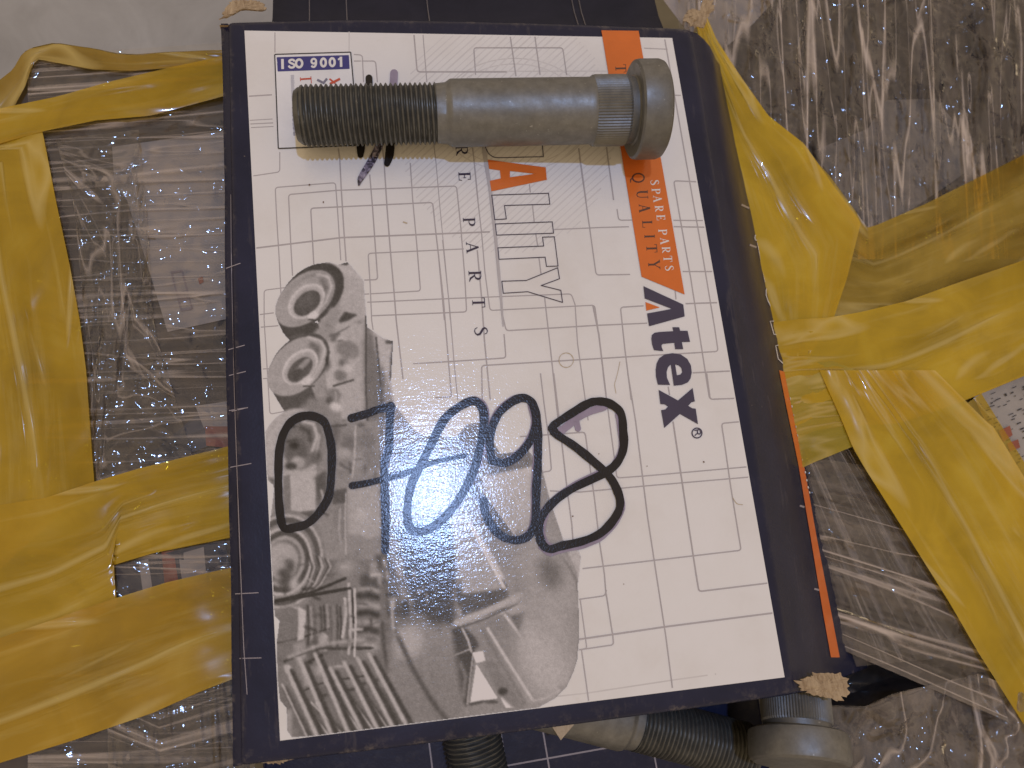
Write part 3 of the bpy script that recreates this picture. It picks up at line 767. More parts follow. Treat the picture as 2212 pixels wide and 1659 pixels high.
# wheel 4 and its guard rings
tp('L', [(250, 1270), (330, 1210), (340, 1320), (250, 1420)], .42, 1.5)
for r, t in ((430, .62), (395, .80), (370, .42), (320, .62), (290, .84), (262, .38), (215, .72), (180, .55), (150, .74)):
    te('L', (360, 1560), r * .82, r, 12, t, 1.2)
te('L', (330, 1520), 100, 120, 10, .78, 3); te('L', (400, 1600), 55, 60, 0, .42, 3); te('M', (390, 190), 70, 60, 0, .42, 3); te('M', (320, 60), 60, 80, 0, .76, 4); te('M', (370, 120), 60, 40, 30, .38, 3); te('M', (450, 200), 40, 60, 0, .82, 3)
for i in range(9):
    tl('M', [(560 + i * 24, -60 + i * 8), (600 + i * 22, 60), (560 + i * 16, 200), (500 + i * 10, 300)], 12, (.36, .80, .52)[i % 3], 1)
tp('M', [(820, 0), (1000, -80), (1010, 250), (900, 260), (800, 200)], .60, 4); te('M', (880, 60), 70, 60, 0, .74, 5)
# engine bay
for x, y, w_, h_, t in ((1000, 120, 160, 160, .40), (1120, -40, 120, 100, .42), (1180, 60, 120, 200, .50), (1080, 20, 60, 120, .72), (1300, 0, 80, 120, .74), (1250, -80, 160, 80, .64), (1360, 60, 120, 60, .36), (1210, 300, 200, 160, .44), (1330, 230, 220, 120, .66), (1440, 350, 180, 80, .40), (1250, 330, 40, 60, .88), (1340, 340, 60, 120, .36), (1500, 130, 60, 60, .85), (1540, 300, 40, 120, .9)):
    tp('M', [(x, y), (x + w_, y - 15), (x + w_, y + h_), (x, y + h_ + 15)], t, 2.5)
te('M', (1500, 230), 60, 90, -30, .80, 3)
tl('M', [(280, 345), (600, 290), (910, 235)], 26, .30); tl('M', [(300, 690), (520, 640), (740, 570)], 18, .32); tl('M', [(740, 990), (900, 950), (1130, 845)], 14, .36)
tp('M', [(480, 380), (550, 425), (530, 655), (478, 670)], .88, 1); tp('M', [(330, 400), (470, 370), (470, 660), (320, 690)], .56, 3); tp('M', [(440, 700), (540, 670), (560, 900), (480, 900)], .70, 2)
for i in range(15):
    x = 560 + i * 27; tl('M', [(x, 380 + 10 * math.sin(i * 2)), (x + 10, 540), (x + 4, 700 + 50 * math.sin(i))], 13, (.30, .74, .46, .62, .34)[i % 5], 1.2)
tl('M', [(870, 320), (880, 450), (850, 640)], 24, .84); tl('M', [(950, 240), (960, 520), (950, 800)], 18, .86); tl('M', [(930, 250), (940, 520)], 14, .28)
for y in (300, 445, 585): tl('M', [(985, y), (1060, y - 12), (1140, y + 12)], 46, .30, 2.2)
for y in (245, 375, 520, 650): tl('M', [(1000, y), (1080, y - 6), (1150, y + 16)], 36, .76, 2.2)
tp('M', [(980, 620), (1150, 620), (1150, 830), (960, 860)], .60, 4); te('M', (1080, 720), 80, 30, 0, .78, 3); tl('M', [(980, 740), (1100, 730)], 16, .36)
tp('M', [(560, 690), (730, 590), (740, 760), (580, 850)], .44, 3); te('M', (690, 660), 40, 60, 0, .76, 2); te('M', (580, 860), 26, 30, 0, .22, 1.5); tl('M', [(600, 830), (680, 790)], 22, .3)
tl('M', [(1180, 520), (1190, 700), (1230, 940), (1290, 900)], 26, .36, 2); tl('M', [(1260, 380), (1270, 560), (1360, 800), (1500, 1130)], 20, .84, 1.5); tl('M', [(1290, 590), (1350, 780), (1450, 960), (1560, 1130)], 30, .36, 2)
tl('M', [(1150, 860), (1200, 970), (1280, 930)], 14, .84)
# nose and bumper
tp('M', [(330, 930), (480, 880), (760, 830), (1130, 850), (1180, 1030), (700, 1060), (520, 1080), (340, 1100)], .58, 3); te('M', (400, 905), 26, 36, 0, .88, 1.5); te('M', (450, 1030), 26, 24, 0, .86, 1.5); te('M', (660, 920), 40, 40, 0, .76, 3); tp('M', [(500, 900), (590, 880), (620, 1030), (540, 1050)], .74, 2)
tl('M', [(510, 1095), (600, 1050), (720, 1010), (1040, 960)], 16, .36)
tp('M', [(1200, 960), (1500, 1130), (1760, 1290), (1340, 1395), (1180, 1040)], .70, 3); tp('M', [(1300, 560), (1500, 560), (1720, 900), (1840, 1270), (1740, 1300), (1500, 1000)], .66, 3, False, .74)
te('M', (1360, 780), 60, 100, -20, .82, 5)
tl('M', [(1380, 880), (1480, 1020), (1560, 1150), (1740, 1290)], 44, .42, 3); te('M', (1600, 1040), 50, 40, 0, .5, 4)
for i, (xa, ya, xb, yb) in enumerate(((350, 1030, 560, 1475), (500, 1150, 740, 1460), (590, 1180, 850, 1445), (700, 1010, 1000, 1428), (870, 1090, 1110, 1415), (980, 1040, 1225, 1400), (1060, 1000, 1335, 1385))):
    tl('M', [(xa + 28, ya + 40), (xb + 28, yb)], 46, .40, 2.2); tl('M', [(xa - 26, ya + 60), (xb - 34, yb)], 34, .52, 2.2); tl('M', [(xa, ya), (xb, yb)], 15, .84, 1)
for x, y in ((690, 1125), (825, 1100), (925, 1075), (1010, 1030), (1115, 1000)): tl('M', [(x - 35, y + 8), (x + 25, y - 6)], 24, .34, 1.5)
te('M', (650, 1190), 26, 24, 0, .78, 1.5); tp('M', [(1160, 1060), (1220, 1060), (1400, 1380), (1330, 1390)], .44, 3)
tp('M', [(385, 1240), (430, 1240), (430, 1470), (395, 1475)], .72, 2)
# cab and bonnet
tp('G', [(140, 200), (350, 300), (380, 420), (150, 520)], .70, 2); tp('G', [(160, 420), (380, 340), (380, 500), (140, 540)], .58, 3)
tp('G', [(560, 420), (760, 230), (880, 200), (880, 470), (620, 520)], .66, 2); tp('G', [(800, 240), (880, 210), (870, 440), (820, 440)], .56, 2)
tp('G', [(140, 640), (840, 540), (700, 880), (560, 960), (150, 1080)], .70, 3); tl('G', [(140, 620), (480, 520), (800, 450), (1000, 410)], 30, .40, 1.5)
tp('G', [(150, 1080), (560, 960), (660, 1000), (680, 1560), (330, 1560), (240, 1200)], .44, 3)
tp('G', [(1010, 430), (1140, 405), (1240, 480), (1310, 520), (1310, 560), (1080, 600), (1000, 560)], .58, 2)
tp('G', [(880, 640), (1080, 600), (1310, 560), (1315, 1000), (1250, 1080), (1170, 1095)], .86, 1.5, False, .80)
tp('G', [(840, 640), (890, 650), (1180, 1090), (1120, 1110), (900, 880), (800, 760)], .50, 1.5)
tp('G', [(640, 960), (780, 940), (900, 1060), (1130, 1540), (760, 1540), (690, 1300)], .80, 3); tl('G', [(820, 1070), (980, 1290), (1120, 1560)], 26, .97, 1)
tl('G', [(800, 1050), (900, 1010), (1000, 990)], 12, .45); tl('G', [(1070, 940), (1160, 900)], 18, .5)
tp('O', [(60, 390), (420, 385), (470, 450), (330, 530), (40, 610), (20, 480)], .42, 2); te('O', (290, 550), 70, 40, 0, .36, 2)
tp('O', [(210, -40), (700, -60), (860, 160), (980, 320), (1010, 500), (960, 680), (620, 660), (540, 540), (460, 430)], .64, 4, False, .74, (1, .3))
te('O', (620, 470), 90, 110, 0, .48, 12); te('O', (830, 420), 40, 110, -10, .50, 9); te('O', (720, 300), 60, 190, -10, .72, 10); tl('O', [(860, 160), (950, 260), (1020, 390), (1035, 480)], 22, .50, 1); te('O', (920, 460), 40, 150, -12, .82, 6)
tp('O', [(420, 640), (600, 640), (760, 1000), (960, 1270), (850, 1370), (700, 1450), (600, 1450), (240, 760)], .62, 3, False, .70)
tp('O', [(640, 680), (1030, 640), (1040, 900), (1020, 1080), (930, 1270), (760, 1000)], .60, 5, False, .78, (.2, 1)); te('O', (680, 830), 60, 200, -28, .80, 9); te('O', (960, 780), 90, 250, 0, .62, 14)
tl('O', [(60, 660), (280, 610), (520, 535)], 44, .78, 1.5); tl('O', [(60, 725), (280, 670), (500, 600)], 16, .50, 1.2); tl('O', [(150, 740), (420, 655)], 16, .90, 1)
tp('O', [(480, 690), (590, 650), (570, 760), (540, 820)], .34, 1.5); tp('O', [(510, 540), (580, 620), (480, 670), (420, 640)], .80, 1.5)
tl('O', [(285, 790), (420, 1010), (660, 1385)], 24, .90, 1); tl('O', [(430, 680), (640, 960), (870, 1310)], 22, .93, 1); tl('O', [(560, 810), (720, 1050), (900, 1290)], 26, .52, 2); tl('O', [(240, 800), (400, 1080), (600, 1420)], 20, .54, 2)
tl('O', [(660, 1390), (760, 1370), (880, 1300)], 14, .86, 1)
tp('R', [(540, -20), (650, -10), (700, 70), (690, 180), (650, 440), (640, 470), (590, 380), (540, 170)], .36, 1.5); tl('R', [(600, 160), (640, 250), (620, 400)], 22, .62, 2); tl('R', [(690, 100), (670, 260), (650, 440)], 14, .72)
tp('O', [(-20, 800), (70, 760), (180, 860), (215, 940), (130, 980), (20, 900)], .38, 2); tl('O', [(60, 760), (120, 880), (150, 980)], 20, .82); tl('O', [(-10, 1020), (140, 960)], 12, .76)
tp('R', [(712, 165), (858, 402), (670, 440)], 1.05, .7); tp('R', [(682, 88), (758, 76), (776, 145), (712, 160)], 1.02, .8); tp('R', [(880, 397), (945, 377), (975, 468), (915, 468)], 1.02, .8)
tp('R', [(760, 150), (830, 130), (1040, 460), (960, 470), (870, 380)], .60, 2); te('R', (895, 355), 34, 26, 0, .34, 1.5); tl('R', [(670, 445), (760, 425), (850, 430)], 22, .42, 1.2)
tl('O', [(1043, 640), (1041, 900), (1028, 1050), (998, 1150), (938, 1282), (848, 1372)], 8, .45, .7)
tl('L', [(1190, 0), (1170, 520), (1175, 1100), (1190, 1659)], 16, .52, 1.5)
# second pass over cab, pillar and grille
tp('ZZ', [(292, 548), (380, 525), (388, 692), (345, 690), (305, 640)], .44, 4, False, .36)
tp('ZZ', [(388, 345), (442, 336), (445, 398), (400, 420)], .58, 2); tp('ZZ', [(445, 400), (490, 378), (520, 380), (528, 400), (450, 425)], .56, 1.5)
tp('ZZ', [(433, 440), (478, 424), (526, 408), (540, 505), (528, 520), (492, 528)], .88, 1.2, False, .78)
tp('ZZ', [(415, 440), (434, 440), (494, 530), (478, 536), (440, 500)], .52, 1.2); tl('ZZ', [(430, 440), (494, 528)], 4, .85, .8)
tp('ZZ', [(392, 520), (412, 508), (440, 560), (478, 632), (440, 640), (400, 640)], .76, 2.5); tl('ZZ', [(414, 510), (446, 570), (478, 630)], 6, .96, .8)
tp('ZZ', [(395, 640), (480, 628), (488, 650), (400, 678)], .44, 2)
tl('ZZ', [(390, 690), (440, 672), (505, 640)], 11, .82, 1.5); tl('ZZ', [(392, 700), (445, 682), (500, 656)], 4, .48, 1)
tp('ZZ', [(280, 715), (330, 690), (385, 720), (405, 850), (390, 868), (300, 872), (262, 790)], .66, 4, False, .60); te('ZZ', (305, 725), 26, 30, 20, .80, 6); tl('ZZ', [(285, 715), (310, 770), (345, 830), (375, 868)], 8, .40, 2.2)
for xa, ya, xb, yb in ((82, 765, 140, 893), (108, 752, 166, 890), (135, 742, 196, 886), (163, 768, 220, 882), (188, 758, 248, 879), (212, 750, 276, 876), (232, 742, 300, 872)):
    tl('ZZ', [(xa + 11, ya + 12), (xb + 9, yb)], 9, .34, 1.4); tl('ZZ', [(xa, ya + 4), (xb - 2, yb)], 7, .82, 1.2)
tl('ZZ', [(80, 760), (130, 738), (235, 735)], 5, .34, 1.2); tl('ZZ', [(88, 752), (150, 728), (225, 720)], 6, .74, 1.5)
tl('ZZ', [(68, 650), (130, 635), (190, 610)], 5, .26, 1); tl('ZZ', [(196, 620), (200, 690), (196, 745)], 5, .84, 1)
tp('ZZ', [(500, 560), (560, 500), (595, 590), (606, 640), (604, 740), (585, 800), (545, 835), (500, 740)], .72, 14, False, .78); te('ZZ', (545, 760), 34, 60, -25, .82, 9); te('ZZ', (560, 600), 20, 30, -20, .52, 7)
# small clutter of pipes, brackets and bolts
rq = random.Random(11)
for i in range(95):
    k, x, y = rq.choice((('M', rq.uniform(300, 1250), rq.uniform(-50, 900)), ('M', rq.uniform(560, 1300), rq.uniform(100, 800)), ('L', rq.uniform(760, 1180), rq.uniform(300, 900)), ('K', rq.uniform(1000, 1380), rq.uniform(700, 1650)), ('M', rq.uniform(1150, 1600), rq.uniform(-100, 420)), ('L', rq.uniform(350, 700), rq.uniform(420, 1250))))
    a = rq.choice((0, 0, 1.45, 1.5, -.2, .5)) + rq.uniform(-.15, .15); l = rq.uniform(20, 95)
    tl(k, [(x, y), (x + l * math.cos(a), y + l * math.sin(a))], rq.uniform(7, 22), rq.choice((.30, .38, .48, .60, .80, .88)), rq.uniform(1.2, 2.4))
tl('K', [(1410, 700), (1405, 1300), (1420, 1660)], 12, .40); tl('M', [(280, 345), (600, 290), (910, 235)], 20, .28); tl('M', [(950, 240), (960, 520), (950, 800)], 15, .86)
# print grain and mottling
gr = rng.normal(0, 1, GX.shape)
TONE = TONE + .025 * gr + .05 * blur(gr, 2.2) * (MASK > .5)
TONE = (TONE - .62) * 1.08 + .625
TONE = np.clip(TONE, .12, 1.0)
XY = lid_pt(GX.ravel(), GY.ravel(), .00017)
lin = np.where(TONE <= .04045, TONE / 12.92, ((TONE + .055) / 1.055) ** 2.4).ravel()
H_, W_ = GX.shape
inside = np.ones_like(GX, bool)
for i in range(4):
    a = np.array(PC[i]); b = np.array(PC[(i + 1) % 4]); d = b - a; d = d / np.linalg.norm(d)
    inside &= ((GX - a[0]) * -d[1] + (GY - a[1]) * d[0]) > 0.8
ok = (MASK > .5) & inside
okf = ok[:-1, :-1] & ok[1:, :-1] & ok[:-1, 1:] & ok[1:, 1:]
I0 = np.arange(H_ * W_).reshape(H_, W_)
fa = np.stack([I0[:-1, :-1][okf], I0[1:, :-1][okf], I0[1:, 1:][okf], I0[:-1, 1:][okf]], -1)
used, inv = np.unique(fa.ravel(), return_inverse=True)
me = bpy.data.meshes.new('truck_picture')
me.vertices.add(len(used)); me.vertices.foreach_set('co', XY[used].astype(np.float32).ravel())
nf = len(fa); me.loops.add(nf * 4); me.loops.foreach_set('vertex_index', inv.astype(np.int32))
me.polygons.add(nf); me.polygons.foreach_set('loop_start', np.arange(nf, dtype=np.int32) * 4)
me.update(calc_edges=True); me.validate()
ca = me.color_attributes.new('tone', 'FLOAT_COLOR', 'POINT')
lv = lin[used]
ca.data.foreach_set('color', np.stack([lv, lv, lv, np.ones_like(lv)], -1).astype(np.float32).ravel())
m, nt, b = new_mat('halftone_print')
at_ = N(nt, 'ShaderNodeVertexColor'); at_.layer_name = 'tone'
nt.links.new(mix(nt, 1.0, at_.outputs[0], (.78, .735, .70), 'MULTIPLY'), b.inputs['Base Color'])
varnish(nt, b, .2)
tk = link('truck_picture', me, m, panel)
tk['label'] = 'grey photograph of a lorry chassis and cab'

# ------------------------------------------------------------------ handwriting in thick black marker
DIG = [('N', None)]
d0 = cr('L', [(570, 350), (690, 395), (735, 500), (760, 640), (757, 850), (735, 1020), (660, 1150), (560, 1245), (440, 1282), (370, 1285), (340, 1220), (322, 1050), (318, 850), (325, 650), (360, 500), (440, 390), (570, 350)])
d7a = cr('L', [(925, 372), (1050, 335), (1160, 295), (1255, 280)])
d7b = cr('L', [(1250, 270), (1240, 450), (1235, 620), (1200, 740), (1198, 900), (1208, 1200), (1203, 1470)])
d7c = cr('L', [(930, 932), (1050, 912), (1160, 885), (1350, 840), (1600, 740), (1870, 682)])
d02 = cr('L', [(1930, 228), (1800, 290), (1690, 390), (1590, 580), (1500, 760), (1425, 920), (1390, 1100), (1400, 1260), (1480, 1315), (1600, 1275), (1710, 1180), (1820, 1040), (1930, 830), (1995, 600), (2025, 400), (2005, 280), (1930, 228)])
d9a = cr('N', [(320, 725), (303, 600), (312, 480), (380, 330), (500, 228), (590, 205), (660, 255), (690, 400), (640, 555), (540, 680), (430, 742), (330, 722)])
d9b = cr('N', [(660, 255), (697, 420), (703, 600), (702, 750), (690, 950), (682, 1200), (640, 1330), (540, 1383), (420, 1360), (330, 1280), (270, 1170), (252, 1060)])
d8 = cr('N', [(835, 430), (1000, 320), (1120, 250), (1200, 232), (1300, 252), (1390, 330), (1410, 480), (1412, 620), (1360, 740), (1250, 830), (1000, 950), (840, 1060), (740, 1180), (712, 1300), (735, 1410), (800, 1458), (900, 1432), (1080, 1390), (1230, 1320), (1340, 1200), (1385, 1090), (1360, 970), (1290, 850), (1150, 720), (1000, 600), (870, 515), (832, 475), (835, 430)])
def wob(n, w0, a=.10, s=0):
    return [w0 * (1 + a * math.sin(i * .43 + s) + a * .6 * math.sin(i * 1.3 + 2 * s)) for i in range(n)]
# faded first strokes beside the dark ones
for k, (nm, strokes) in enumerate((('faded_nine', [([(p[0] - 4.5, p[1] - 2) for p in d9a], 13), ([(p[0] - 4, p[1]) for p in d9b[:9]], 15)]),
                    ('faded_eight', [([(p[0] + 1.5, p[1] + 6.5) for p in d8[14:21]], 17), ([(p[0] + 1, p[1] - 5.5) for p in d8[9:14]], 14), ([(p[0] - 5, p[1] + 3) for p in d8[5:9]], 13), ([(p[0] + 4.5, p[1] + 2) for p in d8[19:24]], 12), (cr('N', [(880, 490), (980, 410), (1080, 340), (1250, 275)]), 16), (cr('N', [(1020, 390), (1035, 460)]), 12), ([(p[0] + 7, p[1] - 3) for p in d8[12:16]], 13)]),
                    ('faded_zero', [([(p[0] + 4.5, p[1] - 2) for p in d02[10:17]], 16)]))):
    g = Print(.00040 + k * .00002, 1e-6)
    for pts, wd in strokes:
        q = smooth(pts, 5); g.line(q, wob(len(q), wd, .08, k), caps=True, rise=4e-6)
    g.build('faded_digit', 'ghost', panel)
for k, (nm, strokes) in enumerate((('zero', [(d0, 17.6, True)]), ('seven', [(d7a, 17, False), (d7b, 17.5, False), (d7c, 15, False)]), ('zero', [(d02, 18.5, True)]),
                    ('nine', [(d9a, 18, False), (d9b, 18, False)]), ('eight', [(d8, 18, True)]))):
    g = Print(.00050 + k * .00003, 3e-6)
    for j, (pts, wd, closed) in enumerate(strokes):
        q = smooth(pts, 6, closed)
        ws = wob(len(q), wd, .055, k + j)
        if closed: ws[-1] = ws[0]
        if j == 2: ws = list(np.linspace(15.5, 9, len(q)))
        g.line(q, ws, closed=closed, caps=not closed, rise=1.5e-5)
    g.build('marker_digit', 'marker', panel)['label'] = 'hand-drawn black digit ' + nm
for pts, ws, mt in ((cr('A', [(1070, 425), (1072, 480)]), 15, 'marker'), (cr('A', [(1278, 385), (1274, 480)]), 17, 'ghost'),
                    (cr('A', [(1005, 940), (1002, 1010), (1000, 1065)]), [17, 18, 13], 'marker'), (cr('A', [(1250, 940), (1240, 1060), (1220, 1135)]), [18, 19, 13], 'marker')):
    g = Print(.00047, 2e-6); g.line(smooth(pts, 4), ws if not isinstance(ws, list) else list(np.interp(np.linspace(0, 2, len(smooth(pts, 4))), [0, 1, 2], ws)), caps=True, rise=3e-6)
    g.build('marker_dash', mt, panel)
g = Print(.00047, 2e-6)
q = smooth(cr('A', [(1180, 930), (1110, 1080), (1050, 1180), (1000, 1260), (985, 1320)]), 5)
g.line(q, list(np.interp(np.linspace(0, 4, len(q)), [0, 1, 2, 3, 4], [16, 17, 16, 13, 2])), rise=3e-6)
mm, nt, b = new_mat('half_dry_marker')
c = ramp(nt, noise_tex(nt, pos(nt), 420, 4, .6, 1.0), [(.40, (.035, .032, .04)), (.52, (.22, .19, .25)), (.66, (.46, .41, .46))])
nt.links.new(c, b.inputs['Base Color']); varnish(nt, b, .22)
g.build('marker_dash', mm, panel)

# ------------------------------------------------------------------ prints on the walls of the box
def hit(x, y, off=.00012):
    d = Vector(rays(x, y)); d.normalize()
    loc, nr, i, dist = BVH.ray_cast(Vector(CAM), d)
    if loc is None: return None
    if nr.dot(d) > 0: nr = -nr
    return loc + nr * off
def wall_line(name, strokes, mat, wd, off=.00012):
    v, f = [], []
    for pts in strokes:
        den = []
        for a, b in zip(pts[:-1], pts[1:]):
            a, b = np.array(a, float), np.array(b, float); k = max(1, int(np.linalg.norm(b - a) / 8))
            den += [a + (b - a) * t / k for t in range(k)]
        den.append(np.array(pts[-1], float)); o = len(v); n = 0
        prev = None
        for i, p in enumerate(den):
            t = den[min(i + 1, len(den) - 1)] - den[max(i - 1, 0)]; t = t / (np.linalg.norm(t) + 1e-9); nn = np.array([-t[1], t[0]]) * wd / 2
            a, b = hit(*(p + nn), off), hit(*(p - nn), off)
            if a is None or b is None: continue
            v += [tuple(a), tuple(b)]; n += 1
        f += [[o + 2 * i, o + 2 * i + 1, o + 2 * i + 3, o + 2 * i + 2] for i in range(n - 1)]
        off += 1.5e-6
    return link(name, mesh(name, v, f), mat, lid)
def wall_patch(name, ea, eb, mat, n=40, off=.00018):
    v, f = [], []
    A, B = resample(ea, n), resample(eb, n)
    for a, b in zip(A, B):
        hs = [hit(*(a * (1 - t) + b * t), off) for t in (0, .5, 1)]
        if None not in hs: v += [tuple(h) for h in hs]
    for i in range(len(v) // 3 - 1):
        for j in range(2): f.append([i * 3 + j, i * 3 + j + 1, i * 3 + j + 4, i * 3 + j + 3])
    return link(name, mesh(name, v, f), mat, lid)
def resample(pts, n):
    P = np.array(pts, float); d = np.r_[0, np.cumsum(np.linalg.norm(np.diff(P, axis=0), axis=1))]
    t = np.linspace(0, d[-1], n + 1)
    return np.stack([np.interp(t, d, P[:, 0]), np.interp(t, d, P[:, 1])], -1)
wall_patch('side_stripe', [(1682, 800), (1698, 880), (1723, 1000), (1750, 1160), (1777, 1325), (1794, 1420)], [(1693.5, 803), (1709, 880), (1735, 1000), (1763, 1160), (1795, 1325), (1813, 1420)], MAT['orange'])
wall_line('side_lettering', [cr('P', ring(436, 352, 12, 20, 12)), cr('P', [(442, 385), (470, 530), (495, 660), (503, 640)]), cr('P', [(515, 685), (502, 715), (502, 750), (515, 790), (545, 850)]), cr('P', [(555, 930), (530, 930), (556, 1022), (578, 1024)]), cr('P', [(592, 1095), (568, 1100), (585, 1190), (618, 1222)])], MAT['white'], 1.8)
wall_line('stripe_lettering', [cr('Q', [(x, y - 7), (x + 3, y + 7)]) for x, y in ((480, 175), (491, 230), (505, 290), (519, 370), (531, 430), (556, 550), (564, 600), (571, 625), (582, 685), (592, 740), (602, 790), (612, 825))], MAT['white'], 2.4, .0004)
tick = []
for k, pts in (('K', [(120, 262), (250, 215)]), ('K', [(140, 1012), (290, 970)]), ('K', [(145, 1250), (300, 1212)]), ('K', [(170, 1580), (320, 1545)]), ('Z', [(1900, 310), (2050, 285)]), ('Z', [(1910, 780), (2085, 748)]), ('AA', [(1950, 215), (2145, 205)]), ('AA', [(1990, 750), (2170, 745)])):
    tick.append(cr(k, pts))
for t_ in tick: wall_line('rule_tick', [t_], MAT['pale'], 1.8)
wall_line('fold_rule', [[(499, 420), (500, 560), (503, 700), (507, 850), (512, 1000), (519, 1200), (527, 1400), (534, 1500)]], MAT['pale'], 1.5)
for t_ in (cr('P', [(332, 125), (385, 150)]), cr('P', [(388, 402), (435, 420)]), cr('Q', [(550, 915), (582, 925)]), cr('Q', [(650, 1490), (690, 1500)])): wall_line('side_tick', [t_], MAT['pale'], 4)

# torn raw-board corners
def crumple(name, poly, z, amp, parent, seed, tilt=0.0, n=14, mat='card'):
    r = np.random.default_rng(seed); P = resample(poly + [poly[0]], 64)[:-1]; c = P.mean(0)
    v, f = [], []
    R_ = 6
    for j in range(R_ + 1):
        t = j / R_
        for i, p in enumerate(P):
            q = c + (p - c) * t * (1 + (.07 * r.normal() if j == R_ else 0))
            zz = z + amp * (noise.noise(Vector((q[0] * .07 + seed, q[1] * .07, j * .1))) + .35 * noise.noise(Vector((q[0] * .3, q[1] * .3 + seed, 0)))) - amp * .8 * t * t + tilt * (q[1] - c[1])
            v.append(tuple(at(q[0], q[1], zz)))
    m_ = len(P)
    for j in range(R_):
        for i in range(m_):
            f.append([j * m_ + i, (j + 1) * m_ + i, (j + 1) * m_ + (i + 1) % m_, j * m_ + (i + 1) % m_])
    o = link(name, mesh(name, v, f), MAT[mat], parent, False)
    s_ = o.modifiers.new('thick', 'SOLIDIFY'); s_.thickness = .0005; s_.offset = -1
    return o
crumple('torn_corner', cr('S', [(905, 420), (960, 395), (1040, 375), (1150, 380), (1190, 420), (1196, 490), (1150, 540), (1060, 510), (960, 490), (915, 465)]), -.0020, .0009, box, 3)
crumple('torn_corner', cr('M', [(60, 1480), (130, 1500), (230, 1535), (330, 1570), (440, 1560), (492, 1600), (480, 1640), (330, 1690), (180, 1680), (90, 1600)]), -.0042, .0010, box, 5)
crumple('torn_corner', cr('CC', [(1540, 205), (1590, 120), (1650, 100), (1740, 120), (1770, 0), (1850, 0), (1870, 80), (1800, 190), (1760, 300), (1700, 290), (1620, 250)]), -.0025, .0012, box, 8)
crumple('torn_corner', cr('BB', [(360, 200), (400, 120), (440, 40), (520, 10), (700, 15), (820, 40), (820, 110), (640, 95), (520, 100), (470, 150), (420, 170)]), -.0035, .0009, box, 9)
# end flap folded back behind the lid
fv = []
for j, (dy, dz) in enumerate(((0.0005, -.0065), (.006, -.0105), (.014, -.0135), (.024, -.0155), (.045, -.018))):
    for i in range(13):
        t = i / 12; fv.append((.003 + .155 * t, YT + dy + .0004 * math.sin(i), dz + .0004 * math.sin(i * .8 + j)))
ff = [[j * 13 + i, j * 13 + i + 1, (j + 1) * 13 + i + 1, (j + 1) * 13 + i] for j in range(4) for i in range(12)]
flap = link('end_flap', mesh('end_flap', fv, ff), MAT['shade_card'], box)
sm = flap.modifiers.new('card', 'SOLIDIFY'); sm.thickness = .0006
for x in (.0165, .0305, .062, .1215, .1245):
    v = []
    for dy, dz in ((.0006, -.0057), (.006, -.0097), (.014, -.0127), (.024, -.0147), (.045, -.0172)):
        v += [(x, YT + dy, dz), (x + .00035, YT + dy, dz)]
    link('flap_rule', mesh('flap_rule', v, [[2 * i, 2 * i + 1, 2 * i + 3, 2 * i + 2] for i in range(4)]), MAT['dim'], flap)

